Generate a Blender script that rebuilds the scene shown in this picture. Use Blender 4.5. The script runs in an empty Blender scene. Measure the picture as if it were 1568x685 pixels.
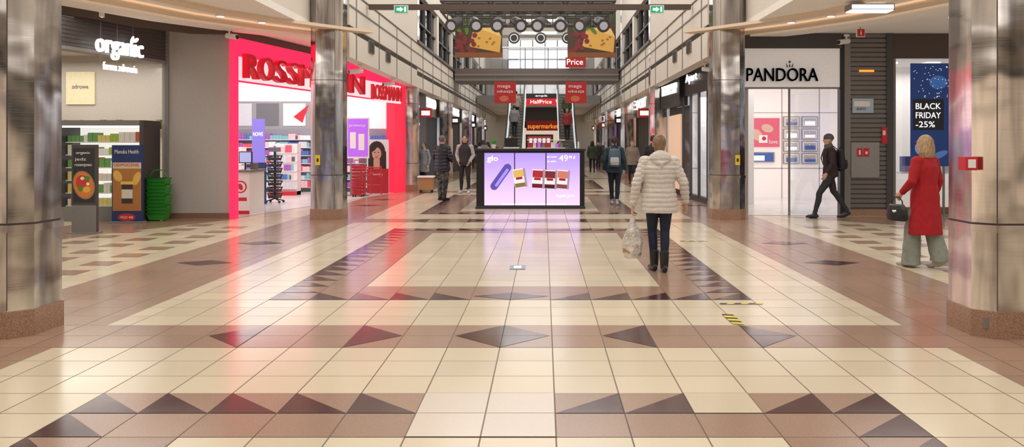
import bpy, math, random
import numpy as np
from mathutils import Vector, Matrix, noise
from mathutils.bvhtree import BVHTree
random.seed(7)
scene=bpy.context.scene
scene.view_settings.view_transform='Standard'
F_PX=1280.0; VX=833.0; HY=220.0; CH=1.6
def kx(px): return (px-VX)/F_PX
def zz(py,d): return CH-(py-HY)*d/F_PX
def online(px,P0,P1):
    k=kx(px); dx=P1[0]-P0[0]; dy=P1[1]-P0[1]
    t=(k*P0[1]-P0[0])/(dx-k*dy)
    return (P0[0]+t*dx,P0[1]+t*dy)
# ---------------------------------------------------------------- materials
MATS={}
def M(name,rgb=(.5,.5,.5),rough=.5,metal=0.,emit=None,es=0.,var=0.,scale=20.,bump=0.,spec=None,stretch=None):
    if name in MATS: return MATS[name]
    m=bpy.data.materials.new(name); m.use_nodes=True
    nt=m.node_tree; b=nt.nodes['Principled BSDF']
    b.inputs['Base Color'].default_value=(*rgb,1); b.inputs['Roughness'].default_value=rough
    b.inputs['Metallic'].default_value=metal
    if spec is not None: b.inputs['Specular IOR Level'].default_value=spec
    if emit is not None:
        b.inputs['Emission Color'].default_value=(*emit,1); b.inputs['Emission Strength'].default_value=es
    tc=nt.nodes.new('ShaderNodeTexCoord'); nz=nt.nodes.new('ShaderNodeTexNoise')
    nz.inputs['Scale'].default_value=scale; nz.inputs['Detail'].default_value=3
    src=tc.outputs['Object']
    if stretch:
        mp=nt.nodes.new('ShaderNodeMapping'); mp.inputs['Scale'].default_value=stretch
        nt.links.new(src,mp.inputs['Vector']); src=mp.outputs['Vector']
    nt.links.new(src,nz.inputs['Vector'])
    v=var if var>0 else .04
    mr=nt.nodes.new('ShaderNodeMapRange'); mr.inputs['From Min'].default_value=.3; mr.inputs['From Max'].default_value=.7
    mr.inputs['To Min'].default_value=1-v; mr.inputs['To Max'].default_value=1+v
    nt.links.new(nz.outputs['Fac'],mr.inputs['Value'])
    mx=nt.nodes.new('ShaderNodeVectorMath'); mx.operation='SCALE'; mx.inputs[0].default_value=rgb
    nt.links.new(mr.outputs['Result'],mx.inputs['Scale']); nt.links.new(mx.outputs['Vector'],b.inputs['Base Color'])
    if bump>0:
        bp=nt.nodes.new('ShaderNodeBump'); bp.inputs['Strength'].default_value=bump; bp.inputs['Distance'].default_value=.01
        nt.links.new(nz.outputs['Fac'],bp.inputs['Height']); nt.links.new(bp.outputs['Normal'],b.inputs['Normal'])
    MATS[name]=m; return m
def EM(name,rgb,s): return M(name,rgb=tuple(c*.6 for c in rgb),rough=.6,emit=rgb,es=s)
def glass(name,tint=(.95,.97,1),g=.1):
    if name in MATS: return MATS[name]
    m=bpy.data.materials.new(name); m.use_nodes=True; nt=m.node_tree; nt.nodes.clear()
    o=nt.nodes.new('ShaderNodeOutputMaterial'); t=nt.nodes.new('ShaderNodeBsdfTransparent'); gl=nt.nodes.new('ShaderNodeBsdfGlossy')
    t.inputs['Color'].default_value=(*tint,1); gl.inputs['Roughness'].default_value=.03
    mx=nt.nodes.new('ShaderNodeMixShader'); mx.inputs[0].default_value=g
    nt.links.new(t.outputs[0],mx.inputs[1]); nt.links.new(gl.outputs[0],mx.inputs[2]); nt.links.new(mx.outputs[0],o.inputs[0])
    MATS[name]=m; return m
def ramp_mat(name,cols,scale=8,rough=.8,detail=2):
    if name in MATS: return MATS[name]
    m=bpy.data.materials.new(name); m.use_nodes=True; nt=m.node_tree; b=nt.nodes['Principled BSDF']; b.inputs['Roughness'].default_value=rough
    tc=nt.nodes.new('ShaderNodeTexCoord'); nz=nt.nodes.new('ShaderNodeTexNoise'); nz.inputs['Scale'].default_value=scale; nz.inputs['Detail'].default_value=detail
    r=nt.nodes.new('ShaderNodeValToRGB'); r.color_ramp.interpolation='CONSTANT'
    e=r.color_ramp.elements
    e[0].color=(*cols[0],1); e[0].position=0
    e[1].color=(*cols[1],1); e[1].position=.45
    for i,c in enumerate(cols[2:]):
        q=e.new(.53+.09*i); q.color=(*c,1)
    nt.links.new(tc.outputs['Object'],nz.inputs['Vector']); nt.links.new(nz.outputs['Fac'],r.inputs['Fac']); nt.links.new(r.outputs['Color'],b.inputs['Base Color'])
    MATS[name]=m; return m
TX=.4116; TY=.4; OX=.0657; OY=4.947
def tile_mat(name,rgb,grout,speck=.05,sc=90,rough=.19,gw=.011):
    m=bpy.data.materials.new(name); m.use_nodes=True; nt=m.node_tree; b=nt.nodes['Principled BSDF']; L=nt.links.new
    g=nt.nodes.new('ShaderNodeNewGeometry'); sp=nt.nodes.new('ShaderNodeSeparateXYZ'); L(g.outputs['Position'],sp.inputs[0])
    def mt(op,a,bv=None):
        n=nt.nodes.new('ShaderNodeMath'); n.operation=op
        for i,v in enumerate((a,bv)):
            if v is None: continue
            if isinstance(v,(int,float)): n.inputs[i].default_value=v
            else: L(v,n.inputs[i])
        return n.outputs[0]
    u=mt('DIVIDE',mt('SUBTRACT',sp.outputs['X'],OX),TX); v=mt('DIVIDE',mt('SUBTRACT',sp.outputs['Y'],OY),TY)
    du=mt('PINGPONG',u,.5); dv=mt('PINGPONG',v,.5)
    mn=mt('MINIMUM',du,dv); line=mt('LESS_THAN',mn,gw)
    cb=nt.nodes.new('ShaderNodeCombineXYZ'); L(mt('FLOOR',u),cb.inputs[0]); L(mt('FLOOR',v),cb.inputs[1])
    wn=nt.nodes.new('ShaderNodeTexWhiteNoise'); wn.noise_dimensions='3D'; L(cb.outputs[0],wn.inputs['Vector'])
    nz=nt.nodes.new('ShaderNodeTexNoise'); nz.inputs['Scale'].default_value=sc; nz.inputs['Detail'].default_value=2; L(g.outputs['Position'],nz.inputs['Vector'])
    a=mt('MULTIPLY_ADD',wn.outputs['Value'],.13); a.node.inputs[2].default_value=.93
    s=mt('MULTIPLY_ADD',nz.outputs['Fac'],speck*2); s.node.inputs[2].default_value=1-speck
    f=mt('MULTIPLY',a,s)
    vm=nt.nodes.new('ShaderNodeVectorMath'); vm.operation='SCALE'; vm.inputs[0].default_value=rgb; L(f,vm.inputs['Scale'])
    mx=nt.nodes.new('ShaderNodeMix'); mx.data_type='RGBA'; L(line,mx.inputs['Factor']); L(vm.outputs[0],mx.inputs[6]); mx.inputs[7].default_value=(*grout,1)
    L(mx.outputs[2],b.inputs['Base Color'])
    n2=nt.nodes.new('ShaderNodeTexNoise'); n2.inputs['Scale'].default_value=1.3; L(g.outputs['Position'],n2.inputs['Vector'])
    r=mt('MULTIPLY_ADD',n2.outputs['Fac'],.08); r.node.inputs[2].default_value=rough-.04
    r2=mt('MULTIPLY_ADD',line,.4); L(r,r2.node.inputs[2])
    L(r2,b.inputs['Roughness']); b.inputs['Specular IOR Level'].default_value=.46
    bp=nt.nodes.new('ShaderNodeBump'); bp.inputs['Strength'].default_value=.12; bp.inputs['Distance'].default_value=.004
    n3=nt.nodes.new('ShaderNodeTexNoise'); n3.inputs['Scale'].default_value=5; L(g.outputs['Position'],n3.inputs['Vector'])
    L(n3.outputs['Fac'],bp.inputs['Height']); L(bp.outputs['Normal'],b.inputs['Normal'])
    MATS[name]=m; return m
cream=tile_mat('tile_cream',(.66,.565,.41),(.16,.12,.08),.05)
pale=tile_mat('tile_pale',(.68,.59,.50),(.2,.15,.11),.05)
brown=tile_mat('tile_brown_granite',(.34,.215,.15),(.12,.08,.055),.35,120)
dark=tile_mat('tile_dark_granite',(.072,.026,.026),(.02,.01,.01),.4,120,.15)
whitefloor=tile_mat('tile_white',(.76,.75,.73),(.5,.5,.5),.02)
def steel_mat():
    m=bpy.data.materials.new('brushed_steel'); m.use_nodes=True; nt=m.node_tree; b=nt.nodes['Principled BSDF']; L=nt.links.new
    b.inputs['Metallic'].default_value=1; g=nt.nodes.new('ShaderNodeNewGeometry')
    mp=nt.nodes.new('ShaderNodeMapping'); mp.inputs['Scale'].default_value=(2.2,2.2,.25); L(g.outputs['Position'],mp.inputs['Vector'])
    n=nt.nodes.new('ShaderNodeTexNoise'); n.inputs['Scale'].default_value=1.6; n.inputs['Detail'].default_value=3; n.inputs['Distortion'].default_value=.6; L(mp.outputs[0],n.inputs['Vector'])
    r=nt.nodes.new('ShaderNodeValToRGB'); e=r.color_ramp.elements; e[0].position=.34; e[0].color=(.24,.22,.215,1); e[1].position=.66; e[1].color=(.78,.745,.72,1); L(n.outputs['Fac'],r.inputs[0]); L(r.outputs[0],b.inputs['Base Color'])  # dark and pale colour bands imitate reflections in the steel
    mp2=nt.nodes.new('ShaderNodeMapping'); mp2.inputs['Scale'].default_value=(3,3,160); L(g.outputs['Position'],mp2.inputs['Vector'])
    n2=nt.nodes.new('ShaderNodeTexNoise'); n2.inputs['Scale'].default_value=1; L(mp2.outputs[0],n2.inputs['Vector'])
    mr=nt.nodes.new('ShaderNodeMapRange'); mr.inputs['To Min'].default_value=.06; mr.inputs['To Max'].default_value=.18; L(n2.outputs['Fac'],mr.inputs['Value']); L(mr.outputs[0],b.inputs['Roughness'])
    n3=nt.nodes.new('ShaderNodeTexNoise'); n3.inputs['Scale'].default_value=2.2; n3.inputs['Detail'].default_value=1; L(g.outputs['Position'],n3.inputs['Vector'])
    bp=nt.nodes.new('ShaderNodeBump'); bp.inputs['Strength'].default_value=.5; bp.inputs['Distance'].default_value=.03; L(n3.outputs['Fac'],bp.inputs['Height']); L(bp.outputs[0],b.inputs['Normal'])
    return m
steel=steel_mat()
steel_j=M('steel_joint',(.10,.08,.07),.4,.6)
granite=M('granite_base',(.34,.20,.13),.25,var=.35,scale=90)
W_cream=M('wall_cream',(.70,.65,.57),.7); W_grey=M('wall_grey',(.42,.39,.37),.7); W_beige=M('wall_beige',(.48,.435,.385),.7)
ceil_m=M('ceiling_plaster_glow',(.80,.76,.70),.8,emit=(1,.88,.76),es=.05); white=M('white_paint',(.85,.84,.82),.5)  # plaster emits a faint warm glow to brighten the ceiling
black=M('black_gloss',(.012,.012,.014),.3); dgrey=M('dark_grey',(.07,.065,.065),.5)
mgrey=M('mid_grey',(.22,.21,.2),.5); slat=M('shutter_slats',(.12,.11,.105),.45,.3); brownbeam=M('brown_beam',(.10,.07,.055),.4,.3)
chrome=M('chrome',(.7,.7,.7),.15,1.); red=M('red_plastic',(.6,.02,.03),.4); gls=glass('clear_glass')
redglow=EM('red_glow',(1,.015,.07),1.5); redlet=M('red_letters',(.5,.008,.02),.35,emit=(.7,.008,.03),es=.3)
whiteglow=EM('white_glow',(1,.98,.97),1.3); softglow=EM('soft_white_glow',(1,.96,.93),.75); warmglow=EM('warm_cove_glow',(1,.66,.4),.6)
orangeglow=EM('orange_glow',(1,.3,.04),1.3)
# ---------------------------------------------------------------- mesh builder
_tc={}
def text_geo(s):
    if s in _tc: return _tc[s]
    c=bpy.data.curves.new('t','FONT'); c.body=s; c.extrude=.5; c.resolution_u=3
    o=bpy.data.objects.new('t',c); scene.collection.objects.link(o)
    dg=bpy.context.evaluated_depsgraph_get(); dg.update()
    me=bpy.data.meshes.new_from_object(o.evaluated_get(dg))
    co=np.array([v.co[:] for v in me.vertices]); fs=[tuple(p.vertices) for p in me.polygons]
    bpy.data.objects.remove(o); bpy.data.meshes.remove(me); bpy.data.curves.remove(c)
    mn=co.min(0); mxx=co.max(0); co=(co-mn)/(mxx-mn+1e-9); _tc[s]=(co,fs); return _tc[s]
class MB:
    def __init__(s): s.v=[]; s.f=[]; s.m=[]; s.mats=[]
    def mi(s,m):
        if m not in s.mats: s.mats.append(m)
        return s.mats.index(m)
    def add(s,vs,fs,m):
        n=len(s.v); s.v+= [tuple(v) for v in vs]; k=s.mi(m)
        for f in fs: s.f.append(tuple(i+n for i in f)); s.m.append(k)
    def prism(s,poly,z0,z1,m):
        n=len(poly)
        a=sum(poly[i][0]*poly[(i+1)%n][1]-poly[(i+1)%n][0]*poly[i][1] for i in range(n))
        if a<0: poly=poly[::-1]
        vs=[(x,y,z0) for x,y in poly]+[(x,y,z1) for x,y in poly]
        s.add(vs,[tuple(range(n))[::-1],tuple(range(n,2*n))]+[(i,(i+1)%n,n+(i+1)%n,n+i) for i in range(n)],m)
    def box(s,x0,x1,y0,y1,z0,z1,m): s.prism([(x0,y0),(x1,y0),(x1,y1),(x0,y1)],z0,z1,m)
    def wall(s,p0,p1,z0,z1,t,m,off=0):
        u=Vector((p1[0]-p0[0],p1[1]-p0[1],0)).normalized(); n=Vector((u.y,-u.x,0))
        a=Vector((*p0,0))+n*off; b=Vector((*p1,0))+n*off; c=b-n*t; d=a-n*t
        s.prism([(a.x,a.y),(b.x,b.y),(c.x,c.y),(d.x,d.y)],z0,z1,m)
    def flat(s,o,u,pts,m,lift=0):
        u=Vector(u).normalized(); up=Vector((0,0,1)); n=u.cross(up); o=Vector(o)
        s.add([o+u*x+up*y+n*lift for x,y in pts],[tuple(range(len(pts)))],m)
    def rect(s,o,u,x0,x1,y0,y1,m,lift=0): s.flat(o,u,[(x0,y0),(x1,y0),(x1,y1),(x0,y1)],m,lift)
    def ell(s,o,u,cx,cy,rx,ry,m,lift=0,rot=0,n=20):
        c,sn=math.cos(rot),math.sin(rot); pts=[]
        for i in range(n):
            a=2*math.pi*i/n; x=rx*math.cos(a); y=ry*math.sin(a); pts.append((cx+x*c-y*sn,cy+x*sn+y*c))
        s.flat(o,u,pts,m,lift)
    def cyl(s,p0,p1,r0,r1,m,n=12):
        p0=Vector(p0); p1=Vector(p1); t=(p1-p0).normalized(); a=t.orthogonal().normalized(); b=t.cross(a)
        vs=[p0+(a*math.cos(2*math.pi*i/n)+b*math.sin(2*math.pi*i/n))*r0 for i in range(n)]+[p1+(a*math.cos(2*math.pi*i/n)+b*math.sin(2*math.pi*i/n))*r1 for i in range(n)]
        s.add(vs,[tuple(range(n))[::-1],tuple(range(n,2*n))]+[(i,(i+1)%n,n+(i+1)%n,n+i) for i in range(n)],m)
    def sph(s,c,r,m,n=12,k=8):
        r=(r,r,r) if isinstance(r,(int,float)) else r; vs=[];fs=[]
        for j in range(1,k):
            th=math.pi*j/k
            for i in range(n):
                a=2*math.pi*i/n; vs.append((c[0]+r[0]*math.sin(th)*math.cos(a),c[1]+r[1]*math.sin(th)*math.sin(a),c[2]+r[2]*math.cos(th)))
        for j in range(k-2):
            for i in range(n): fs.append((j*n+i,(j+1)*n+i,(j+1)*n+(i+1)%n,j*n+(i+1)%n))
        vs.append((c[0],c[1],c[2]+r[2])); vs.append((c[0],c[1],c[2]-r[2])); t=len(vs)
        for i in range(n): fs.append((t-2,i,(i+1)%n)); fs.append((t-1,(k-2)*n+(i+1)%n,(k-2)*n+i))
        s.add(vs,fs,m)
    def text(s,str_,o,u,w,h,m,depth=.01,lift=0.):
        co,fs=text_geo(str_); u=Vector(u).normalized(); up=Vector((0,0,1)); n=u.cross(up); o=Vector(o)
        s.add([o+u*(c[0]*w)+up*(c[1]*h)+n*(lift+c[2]*depth) for c in co],fs,m)
    def build(s,name,parent=None,smooth=False,bevel=0):
        me=bpy.data.meshes.new(name); me.from_pydata(s.v,[],s.f)
        for m in s.mats: me.materials.append(m)
        me.polygons.foreach_set('material_index',s.m)
        if smooth: me.polygons.foreach_set('use_smooth',[True]*len(s.f))
        me.update(); o=bpy.data.objects.new(name,me); scene.collection.objects.link(o)
        if bevel:
            b=o.modifiers.new('b','BEVEL'); b.width=bevel; b.segments=2; b.limit_method='ANGLE'
        if parent: o.parent=parent
        return o
def empty(name,loc=(0,0,0)):
    e=bpy.data.objects.new(name,None); e.location=loc; scene.collection.objects.link(e); return e
X1=(1,0,0)
# ---------------------------------------------------------------- floor
def gx(k): return OX+TX*k
def gy(j): return OY+TY*j
fl=MB()
def fpoly(pts,m,z): 
    n=len(pts); a=sum(pts[i][0]*pts[(i+1)%n][1]-pts[(i+1)%n][0]*pts[i][1] for i in range(n))
    if a<0: pts=pts[::-1]
    fl.add([(x,y,z) for x,y in pts],[tuple(range(n))],m)
def frect(x0,x1,y0,y1,m,z): fpoly([(x0,y0),(x1,y0),(x1,y1),(x0,y1)],m,z)
fl.box(-16,16,-32,90,-.1,0,cream)
HC=-.346
def tri(k,j):
    x0,x1,y0,y1=gx(k),gx(k+1),gy(j),gy(j+1)
    if (x0+x1)/2<HC: fpoly([(x0,y0),(x0,y1),(x1,y0)],dark,.003)
    else: fpoly([(x0,y0),(x1,y0),(x1,y1)],dark,.003)
for p in range(-3,7):
    jj=26*p
    y0=gy(9+jj); y1=gy(27+jj)
    frect(gx(-7),gx(5),y0,gy(11+jj),brown,.001); frect(gx(-7),gx(5),gy(25+jj),y1,brown,.001)
    frect(gx(-7),gx(-5),gy(11+jj),gy(25+jj),brown,.001); frect(gx(3),gx(5),gy(11+jj),gy(25+jj),brown,.001)
    for k in range(-7,5):
        if k in (-2,-1): continue
        tri(k,9+jj)
        if not (p==-1 and k==2): tri(k,26+jj)
    for j in range(10,26):
        tri(-7,j+jj); tri(4,j+jj)
    yc=(gy(9+jj)+gy(10+jj))/2
    fpoly([(HC-.4,yc),(HC,yc-.2),(HC+.4,yc),(HC,yc+.2)],dark,.003)
    if p==-1:
        frect(gx(-2),gx(0),gy(25+jj),gy(27+jj),pale,.004); frect(gx(2),gx(3),gy(26+jj),gy(27+jj),cream,.004)
    frect(-5.285,4.59,gy(4+jj),gy(6+jj),brown,.001)
    a,b_,c=gy(4+jj),gy(5+jj),gy(6+jj)
    fpoly([(HC-.39,b_),(HC,a),(HC+.39,b_),(HC,c)],dark,.003)
    for sgn in (-1,1):
        fpoly([(HC+sgn*.83,b_),(HC+sgn*1.23,a),(HC+sgn*1.23,c)],dark,.003)
        fpoly([(HC+sgn*2.44,b_),(HC+sgn*2.06,a),(HC+sgn*2.06,c)],dark,.003)
        x0,x1=sorted((HC+sgn*3.5,HC+sgn*4.94))
        frect(x0,x1,gy(6+jj),gy(30+jj),brown,.001)
        for yd in (11.2,13.4):
            yy=yd+10.4*p; cx=HC+sgn*4.2
            fpoly([(cx-.38,yy),(cx,yy-.25),(cx+.38,yy),(cx,yy+.25)],dark,.003)
for side in (-1,1):
    for i in range(14):
        j=7+2*i
        if gy(j)>16.5: break
        for q,kk in enumerate((-15,-17,-19)):
            k=kk if side<0 else -3-kk
            jq=j+(q%2)
            frect(gx(k)+.01,gx(k+1)-.01,gy(jq),gy(jq+1),brown,.002)
fpoly([(-10.5,10.5),(-8.7,10.5),(-7.9,14.6),(-6.5,17.7),(-9,17.7)],brown,.0015)
fpoly([(10.5,11.5),(8.4,11.5),(7.4,15.9),(5.2,18.3),(9,18.3),(10.5,16)],brown,.0015)
fpoly([(-6.65,17.8),(-4.6,28.2),(-11,28.2),(-7,17.9)],whitefloor,.004)
fpoly([(4.5,18.6),(6.7,18.6),(8.9,24.8),(4.4,24.8)],whitefloor,.004)
floor=fl.build('floor')
tp=MB(); yel=M('tape_yellow',(.75,.6,.03),.5)
def tape(p0,p1,w=.05):
    p0=Vector((*p0,0)); p1=Vector((*p1,0)); u=(p1-p0); L=u.length; u.normalize(); n=Vector((-u.y,u.x,0)); k=int(L/.07)
    for i in range(k):
        a=p0+u*(L*i/k); b=p0+u*(L*(i+1)/k); sk=u*.03; z=Vector((0,0,.006))
        tp.add([a-n*w/2+z,b-n*w/2+z,b+n*w/2+sk+z,a+n*w/2+sk+z],[(0,1,2,3)],yel if i%2 else black)
def fp(px,py): d=CH*F_PX/(py-HY); return (kx(px)*d,d)
tape(fp(1100,466),fp(1166,466)); tape(fp(1113,482),fp(1130,497),.1); tape(fp(1040,370),fp(1083,370))
tp.build('floor_warning_tape')
fs_=MB(); a=fp(780,413); b=fp(805,407); fs_.box(a[0],b[0],a[1],b[1],.004,.006,M('floor_sticker_blue',(.28,.36,.55),.6)); fs_.box(a[0]+.05,b[0]-.05,a[1]+.06,b[1]-.06,.006,.007,white); fs_.build('floor_sticker')
# ---------------------------------------------------------------- columns
PXL,PXR=-4.59,3.905
def column(cx,cy,top,w=.34,c=.14):
    e=MB()
    def octo(w,c): return [(cx-w+c,cy-w),(cx+w-c,cy-w),(cx+w,cy-w+c),(cx+w,cy+w-c),(cx+w-c,cy+w),(cx-w+c,cy+w),(cx-w,cy+w-c),(cx-w,cy-w+c)]
    e.prism(octo(w+.012,c),0,.22,granite)
    e.prism(octo(w,c),.22,.88,steel); e.prism(octo(w+.012,c),.87,.93,steel); e.prism(octo(w-.008,c),.93,.945,steel_j)
    z=.945
    while z<top:
        z1=min(z+2.0,top); e.prism(octo(w-.002,c),z,z1-.012,steel); e.prism(octo(w-.012,c),z1-.012,z1,steel_j); z=z1
    for sx in (-1,1):
        e.box(cx+sx*(w-c)-.003,cx+sx*(w-c)+.003,cy-w-.001,cy-w+.01,.23,top,steel_j)
    return e
for i,d in enumerate((7.17,17.86,28.3,38.7,49.1,59.5,-3.2,-13.6)):
    for sx in (-1,1):
        cx=PXL if sx<0 else PXR
        e=column(cx,d,9.35)
        if i==1:
            q=cx+(-.15 if sx<0 else .15); e.box(q-.05,q+.05,d-.36,d-.34,1.15,1.36,M('yellow_sticker',(.75,.55,.02),.5)); e.box(q-.02,q+.02,d-.365,d-.36,1.22,1.29,black)
        if i==0 and sx>0:
            e.box(3.47,3.57,6.88,7.0,1.38,1.49,red); e.box(3.49,3.55,6.87,6.88,1.40,1.47,white)
            e.box(3.62,3.67,6.86,6.90,.08,.17,mgrey)
        e.build('steel_clad_column')
# ---------------------------------------------------------------- upper structure
XL,XR=-4.25,3.57
win_d=glass('dark_glass',(.25,.3,.35),.35)
for sx in (-1,1):
    xi=XL if sx<0 else XR; xo=xi+sx*.3; a0,a1=sorted((xi,xo)); nearx=sorted((xi+sx*.70,xi+sx*1.0))
    uw=MB()
    uw.box(a0,a1,18.25,75,3.5,4.95,W_cream)
    uw.box(nearx[0],nearx[1],-28,18.2,4.2,9.4,W_cream)
    uw.box(a0,a1,18.25,28,4.95,9.4,W_cream)
    uw.box(a0,a1,28,75,6.7,9.4,W_cream)
    ix=xi-sx*.02; b0,b1=sorted((xi,ix))
    for z in (4.15,4.62,4.95,6.7): uw.box(b0,b1,18.25,75,z,z+.03,mgrey if z==4.62 else brownbeam)
    y=18.9
    while y<75: uw.box(b0,b1,y,y+.02,3.5,4.95,mgrey); y+=2.6
    uw.box(*sorted((xi,xi-sx*.06)),28,75,4.98,5.08,brownbeam)
    y=33.5
    while y<75: uw.box(a0,a1,y-.3,y+.3,4.95,6.7,W_cream); y+=5.2
    o=uw.build('wall_left' if sx<0 else 'wall_right')
    g=MB(); xm=(a0+a1)/2
    g.box(xm-.02,xm+.02,28.4,75,4.95,6.7,win_d)
    y=28.4
    while y<75: g.box(a0+.04,a1-.04,y,y+.07,4.95,6.7,dgrey); y+=1.73
    for z in (4.97,5.75,6.62): g.box(a0+.05,a1-.05,28.4,75,z,z+.06,dgrey)
    g.build('window_1' if sx<0 else 'window_2')
    for yy in (20.5,22.7):
        v=MB(); c0,c1=sorted((xi,xi-sx*.03)); v.box(c0,c1,yy-.3,yy+.3,3.82,4.12,mgrey)
        for i in range(7): v.box(min(xi-sx*.045,c0),max(xi-sx*.045,c1),yy-.28,yy+.28,3.84+i*.04,3.855+i*.04,dgrey)
        v.build('ventilation_grille')
hc=MB(); hc.box(-8,8,-30,76,9.4,9.6,ceil_m)
for y in range(-26,76,6): hc.box(-1.6,.9,y,y+1.2,9.36,9.4,softglow)  # unseen glowing panels, added for the floor to mirror
hc.build('ceiling')
def sidebay(sgn):
    c=MB()
    def mx(p): return (p if sgn<0 else (-.68-p))
    def PL(pts): return [(mx(x),y) for x,y in pts]
    c.prism(PL([(-4.95,-28),(-4.95,18.25),(-4.25,18.25),(-4.25,28),(-14.5,28),(-14.5,-28)]),4.06,4.2,ceil_m)
    c.prism(PL([(-4.25,28),(-4.25,76),(-6,76),(-6,28)]),3.9,4.05,ceil_m)
    arc=[(-9.0,7),(-8.35,11),(-7.65,14.0),(-6.95,15.9),(-6.0,17.4),(-5.1,18.5),(-4.6,19.0)]
    def ribbon(off0,off1,z0,z1,m,arc=arc):
        n=len(arc)
        for i in range(n-1):
            def P(j,o):
                a=Vector(arc[max(j-1,0)]); b=Vector(arc[min(j+1,n-1)]); t=(b-a).normalized(); nn=Vector((t.y,-t.x)); q=Vector(arc[j])+nn*o; return (mx(q.x),q.y)
            c.prism([P(i,off0),P(i+1,off0),P(i+1,off1),P(i,off1)],z0,z1,m)
    og=M('cove_warm_lit',(.78,.64,.48),.7)  # cream coves coloured warm to imitate the orange cove light on them
    ribbon(-.75,-.15,3.98,4.06,ceil_m); ribbon(-.15,-.08,4.03,4.06,warmglow)
    ribbon(.0,.42,4.0,4.058,og); ribbon(.42,.47,4.03,4.058,warmglow)
    ribbon(1.0,1.3,4.0,4.06,og); ribbon(.96,1.0,4.03,4.06,warmglow)
    if sgn<0: ribbon(0,.12,3.9,4.06,brownbeam,[(-10,11),(-9.2,13.2),(-8.55,15),(-8.05,16.6),(-7.4,17.5),(-6.6,17.7)])
    c.build('ceiling_bay')
    for (x,y) in ((-6.6,13),(-7.7,12.2),(-6.0,15.5),(-8.3,15.6),(-5.5,16.3),(-5.5,13.2)):
        d=MB(); X=mx(x); d.cyl((X,y,3.96),(X,y,4.06),.09,.09,white,16); d.cyl((X,y,3.955),(X,y,3.962),.07,.07,whiteglow,16); d.build('recessed_downlight')
sidebay(-1); sidebay(1)
lf=MB(); lf.box(5.25,6.0,14.3,14.6,3.9,4.0,mgrey); lf.box(5.27,5.98,14.31,14.59,3.88,3.9,EM('lightbox_glow',(.8,.88,1),2.0)); lf.box(5.27,5.98,14.29,14.3,3.91,3.98,EM('lightbox_glow',(.8,.88,1),3)); lf.cyl((5.65,14.45,4.0),(5.65,14.45,4.06),.02,.02,mgrey); lf.build('hanging_lightbox_sign')  # hanging white-blue lightbox sign with glowing front and underside
for sx in (-1,1):
    X=-10.1 if sx<0 else 9.7; s=MB(); s.box(X-.1,X+.1,-28,11 if sx<0 else 14,0,4.1,W_cream); xi=X-sx*.1
    for i,y in enumerate(range(-26,10,4)):
        c=[((1,.95,.9),.8),((.15,.2,.6),.6),((1,.8,.6),.6),((.05,.05,.05),.1)][(i+(sx>0))%4]
        s.box(*sorted((xi,xi-sx*.04)),y,y+3.2,.2,2.8,EM('unseen_glow_panel_%d'%((i+(sx>0))%4),*c)); s.box(*sorted((xi,xi-sx*.06)),y,y+3.2,2.8,3.5,black)  # unseen bright and dark panels, added as reflections for the steel columns
    s.build('wall_left_side' if sx<0 else 'wall_right_side')
s=MB(); s.box(-14,14,-28.3,-28,0,9.5,M('back_wall_brown',(.25,.17,.12),.6)); 
for i in range(7): s.box(-12+i*3.6,-9.6+i*3.6,-28,-27.9,.2,3.0,EM('unseen_glow_panel_%d'%(i%4),(1,1,1),.5))  # more unseen glow panels, added for the columns to mirror
s.build('wall_back')
# ---------------------------------------------------------------- organic shop (left)
OA,OB,OC=(-10.0,11.0),(-8.6,15.0),(-8.04,17.8)
s=MB()
for p,q in ((OA,OB),(OB,OC)):
    s.wall(p,q,3.34,4.05,.25,slat)
    for i in range(9): s.wall(p,q,3.36+i*.075,3.39+i*.075,.03,dgrey,off=.02)
    s.wall(p,q,3.30,3.36,.3,mgrey,off=.03)
u=Vector((OC[0]-OB[0],OC[1]-OB[1],0)).normalized()
p=online(135,OB,OC)
for dz in (0,.006): s.text('organic',(p[0]+u.x*dz*2,p[1]+u.y*dz*2,3.20+dz),u,1.3,.46,whiteglow,.05,.14)
s.text('farma zdrowia',(p[0]+u.x*.2,p[1]+u.y*.2,3.00),u,.95,.15,whiteglow,.03,.14)
for t in (.2,.65,1.1): q=Vector((p[0],p[1],0))+u*t; n=u.cross(Vector((0,0,1))); q=q+n*.1; s.cyl((q.x,q.y,3.15),(q.x,q.y,4.05),.008,.008,mgrey,6)
s.ell((p[0]+u.x*1.0,p[1]+u.y*1.0,3.22),u,0,.42,.05,.1,whiteglow,.16,-.5); s.ell((p[0]+u.x*1.0,p[1]+u.y*1.0,3.22),u,.12,.44,.04,.08,whiteglow,.16,-1.1)
s.build('health_food_shop_sign')
s=MB(); s.box(-14,-8.05,20.5,20.7,0,4.05,W_beige); s.box(-14,-13.8,11,20.5,0,4.05,W_beige); s.box(-8.2,-8.06,17.95,20.5,0,4.05,W_grey)
s.box(-13.8,-8.7,16,20.5,3.75,3.85,W_beige)
s.box(-11.7,-11.0,20.46,20.5,2.56,3.36,M('cream_poster',(.75,.68,.45),.6)); s.text('zdrowe',(-11.55,20.45,2.95),X1,.4,.1,mgrey,.005)
s.build('health_food_shop_interior')
s=MB()
for i in range(4):
    x=-13+i*1.1
    s.box(x,x+.7,20.2,20.45,1.92,1.95,M('shelf_wood',(.35,.2,.1),.7))
    for k in range(5): s.box(x+.05+k*.13,x+.14+k*.13,20.24,20.4,1.95,2.1+.04*((i+k)%3),M('jar_%d'%(k%3),[(.3,.12,.05),(.5,.4,.2),(.15,.25,.08)][k%3],.4))
s.build('wall_shelf_with_jars')
s=MB(); s.box(-8.06,-6.70,17.8,17.95,0,4.05,W_grey); s.box(-8.06,-6.70,17.78,17.8,0,.12,M('brown_skirting',(.2,.11,.07),.4))
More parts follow.
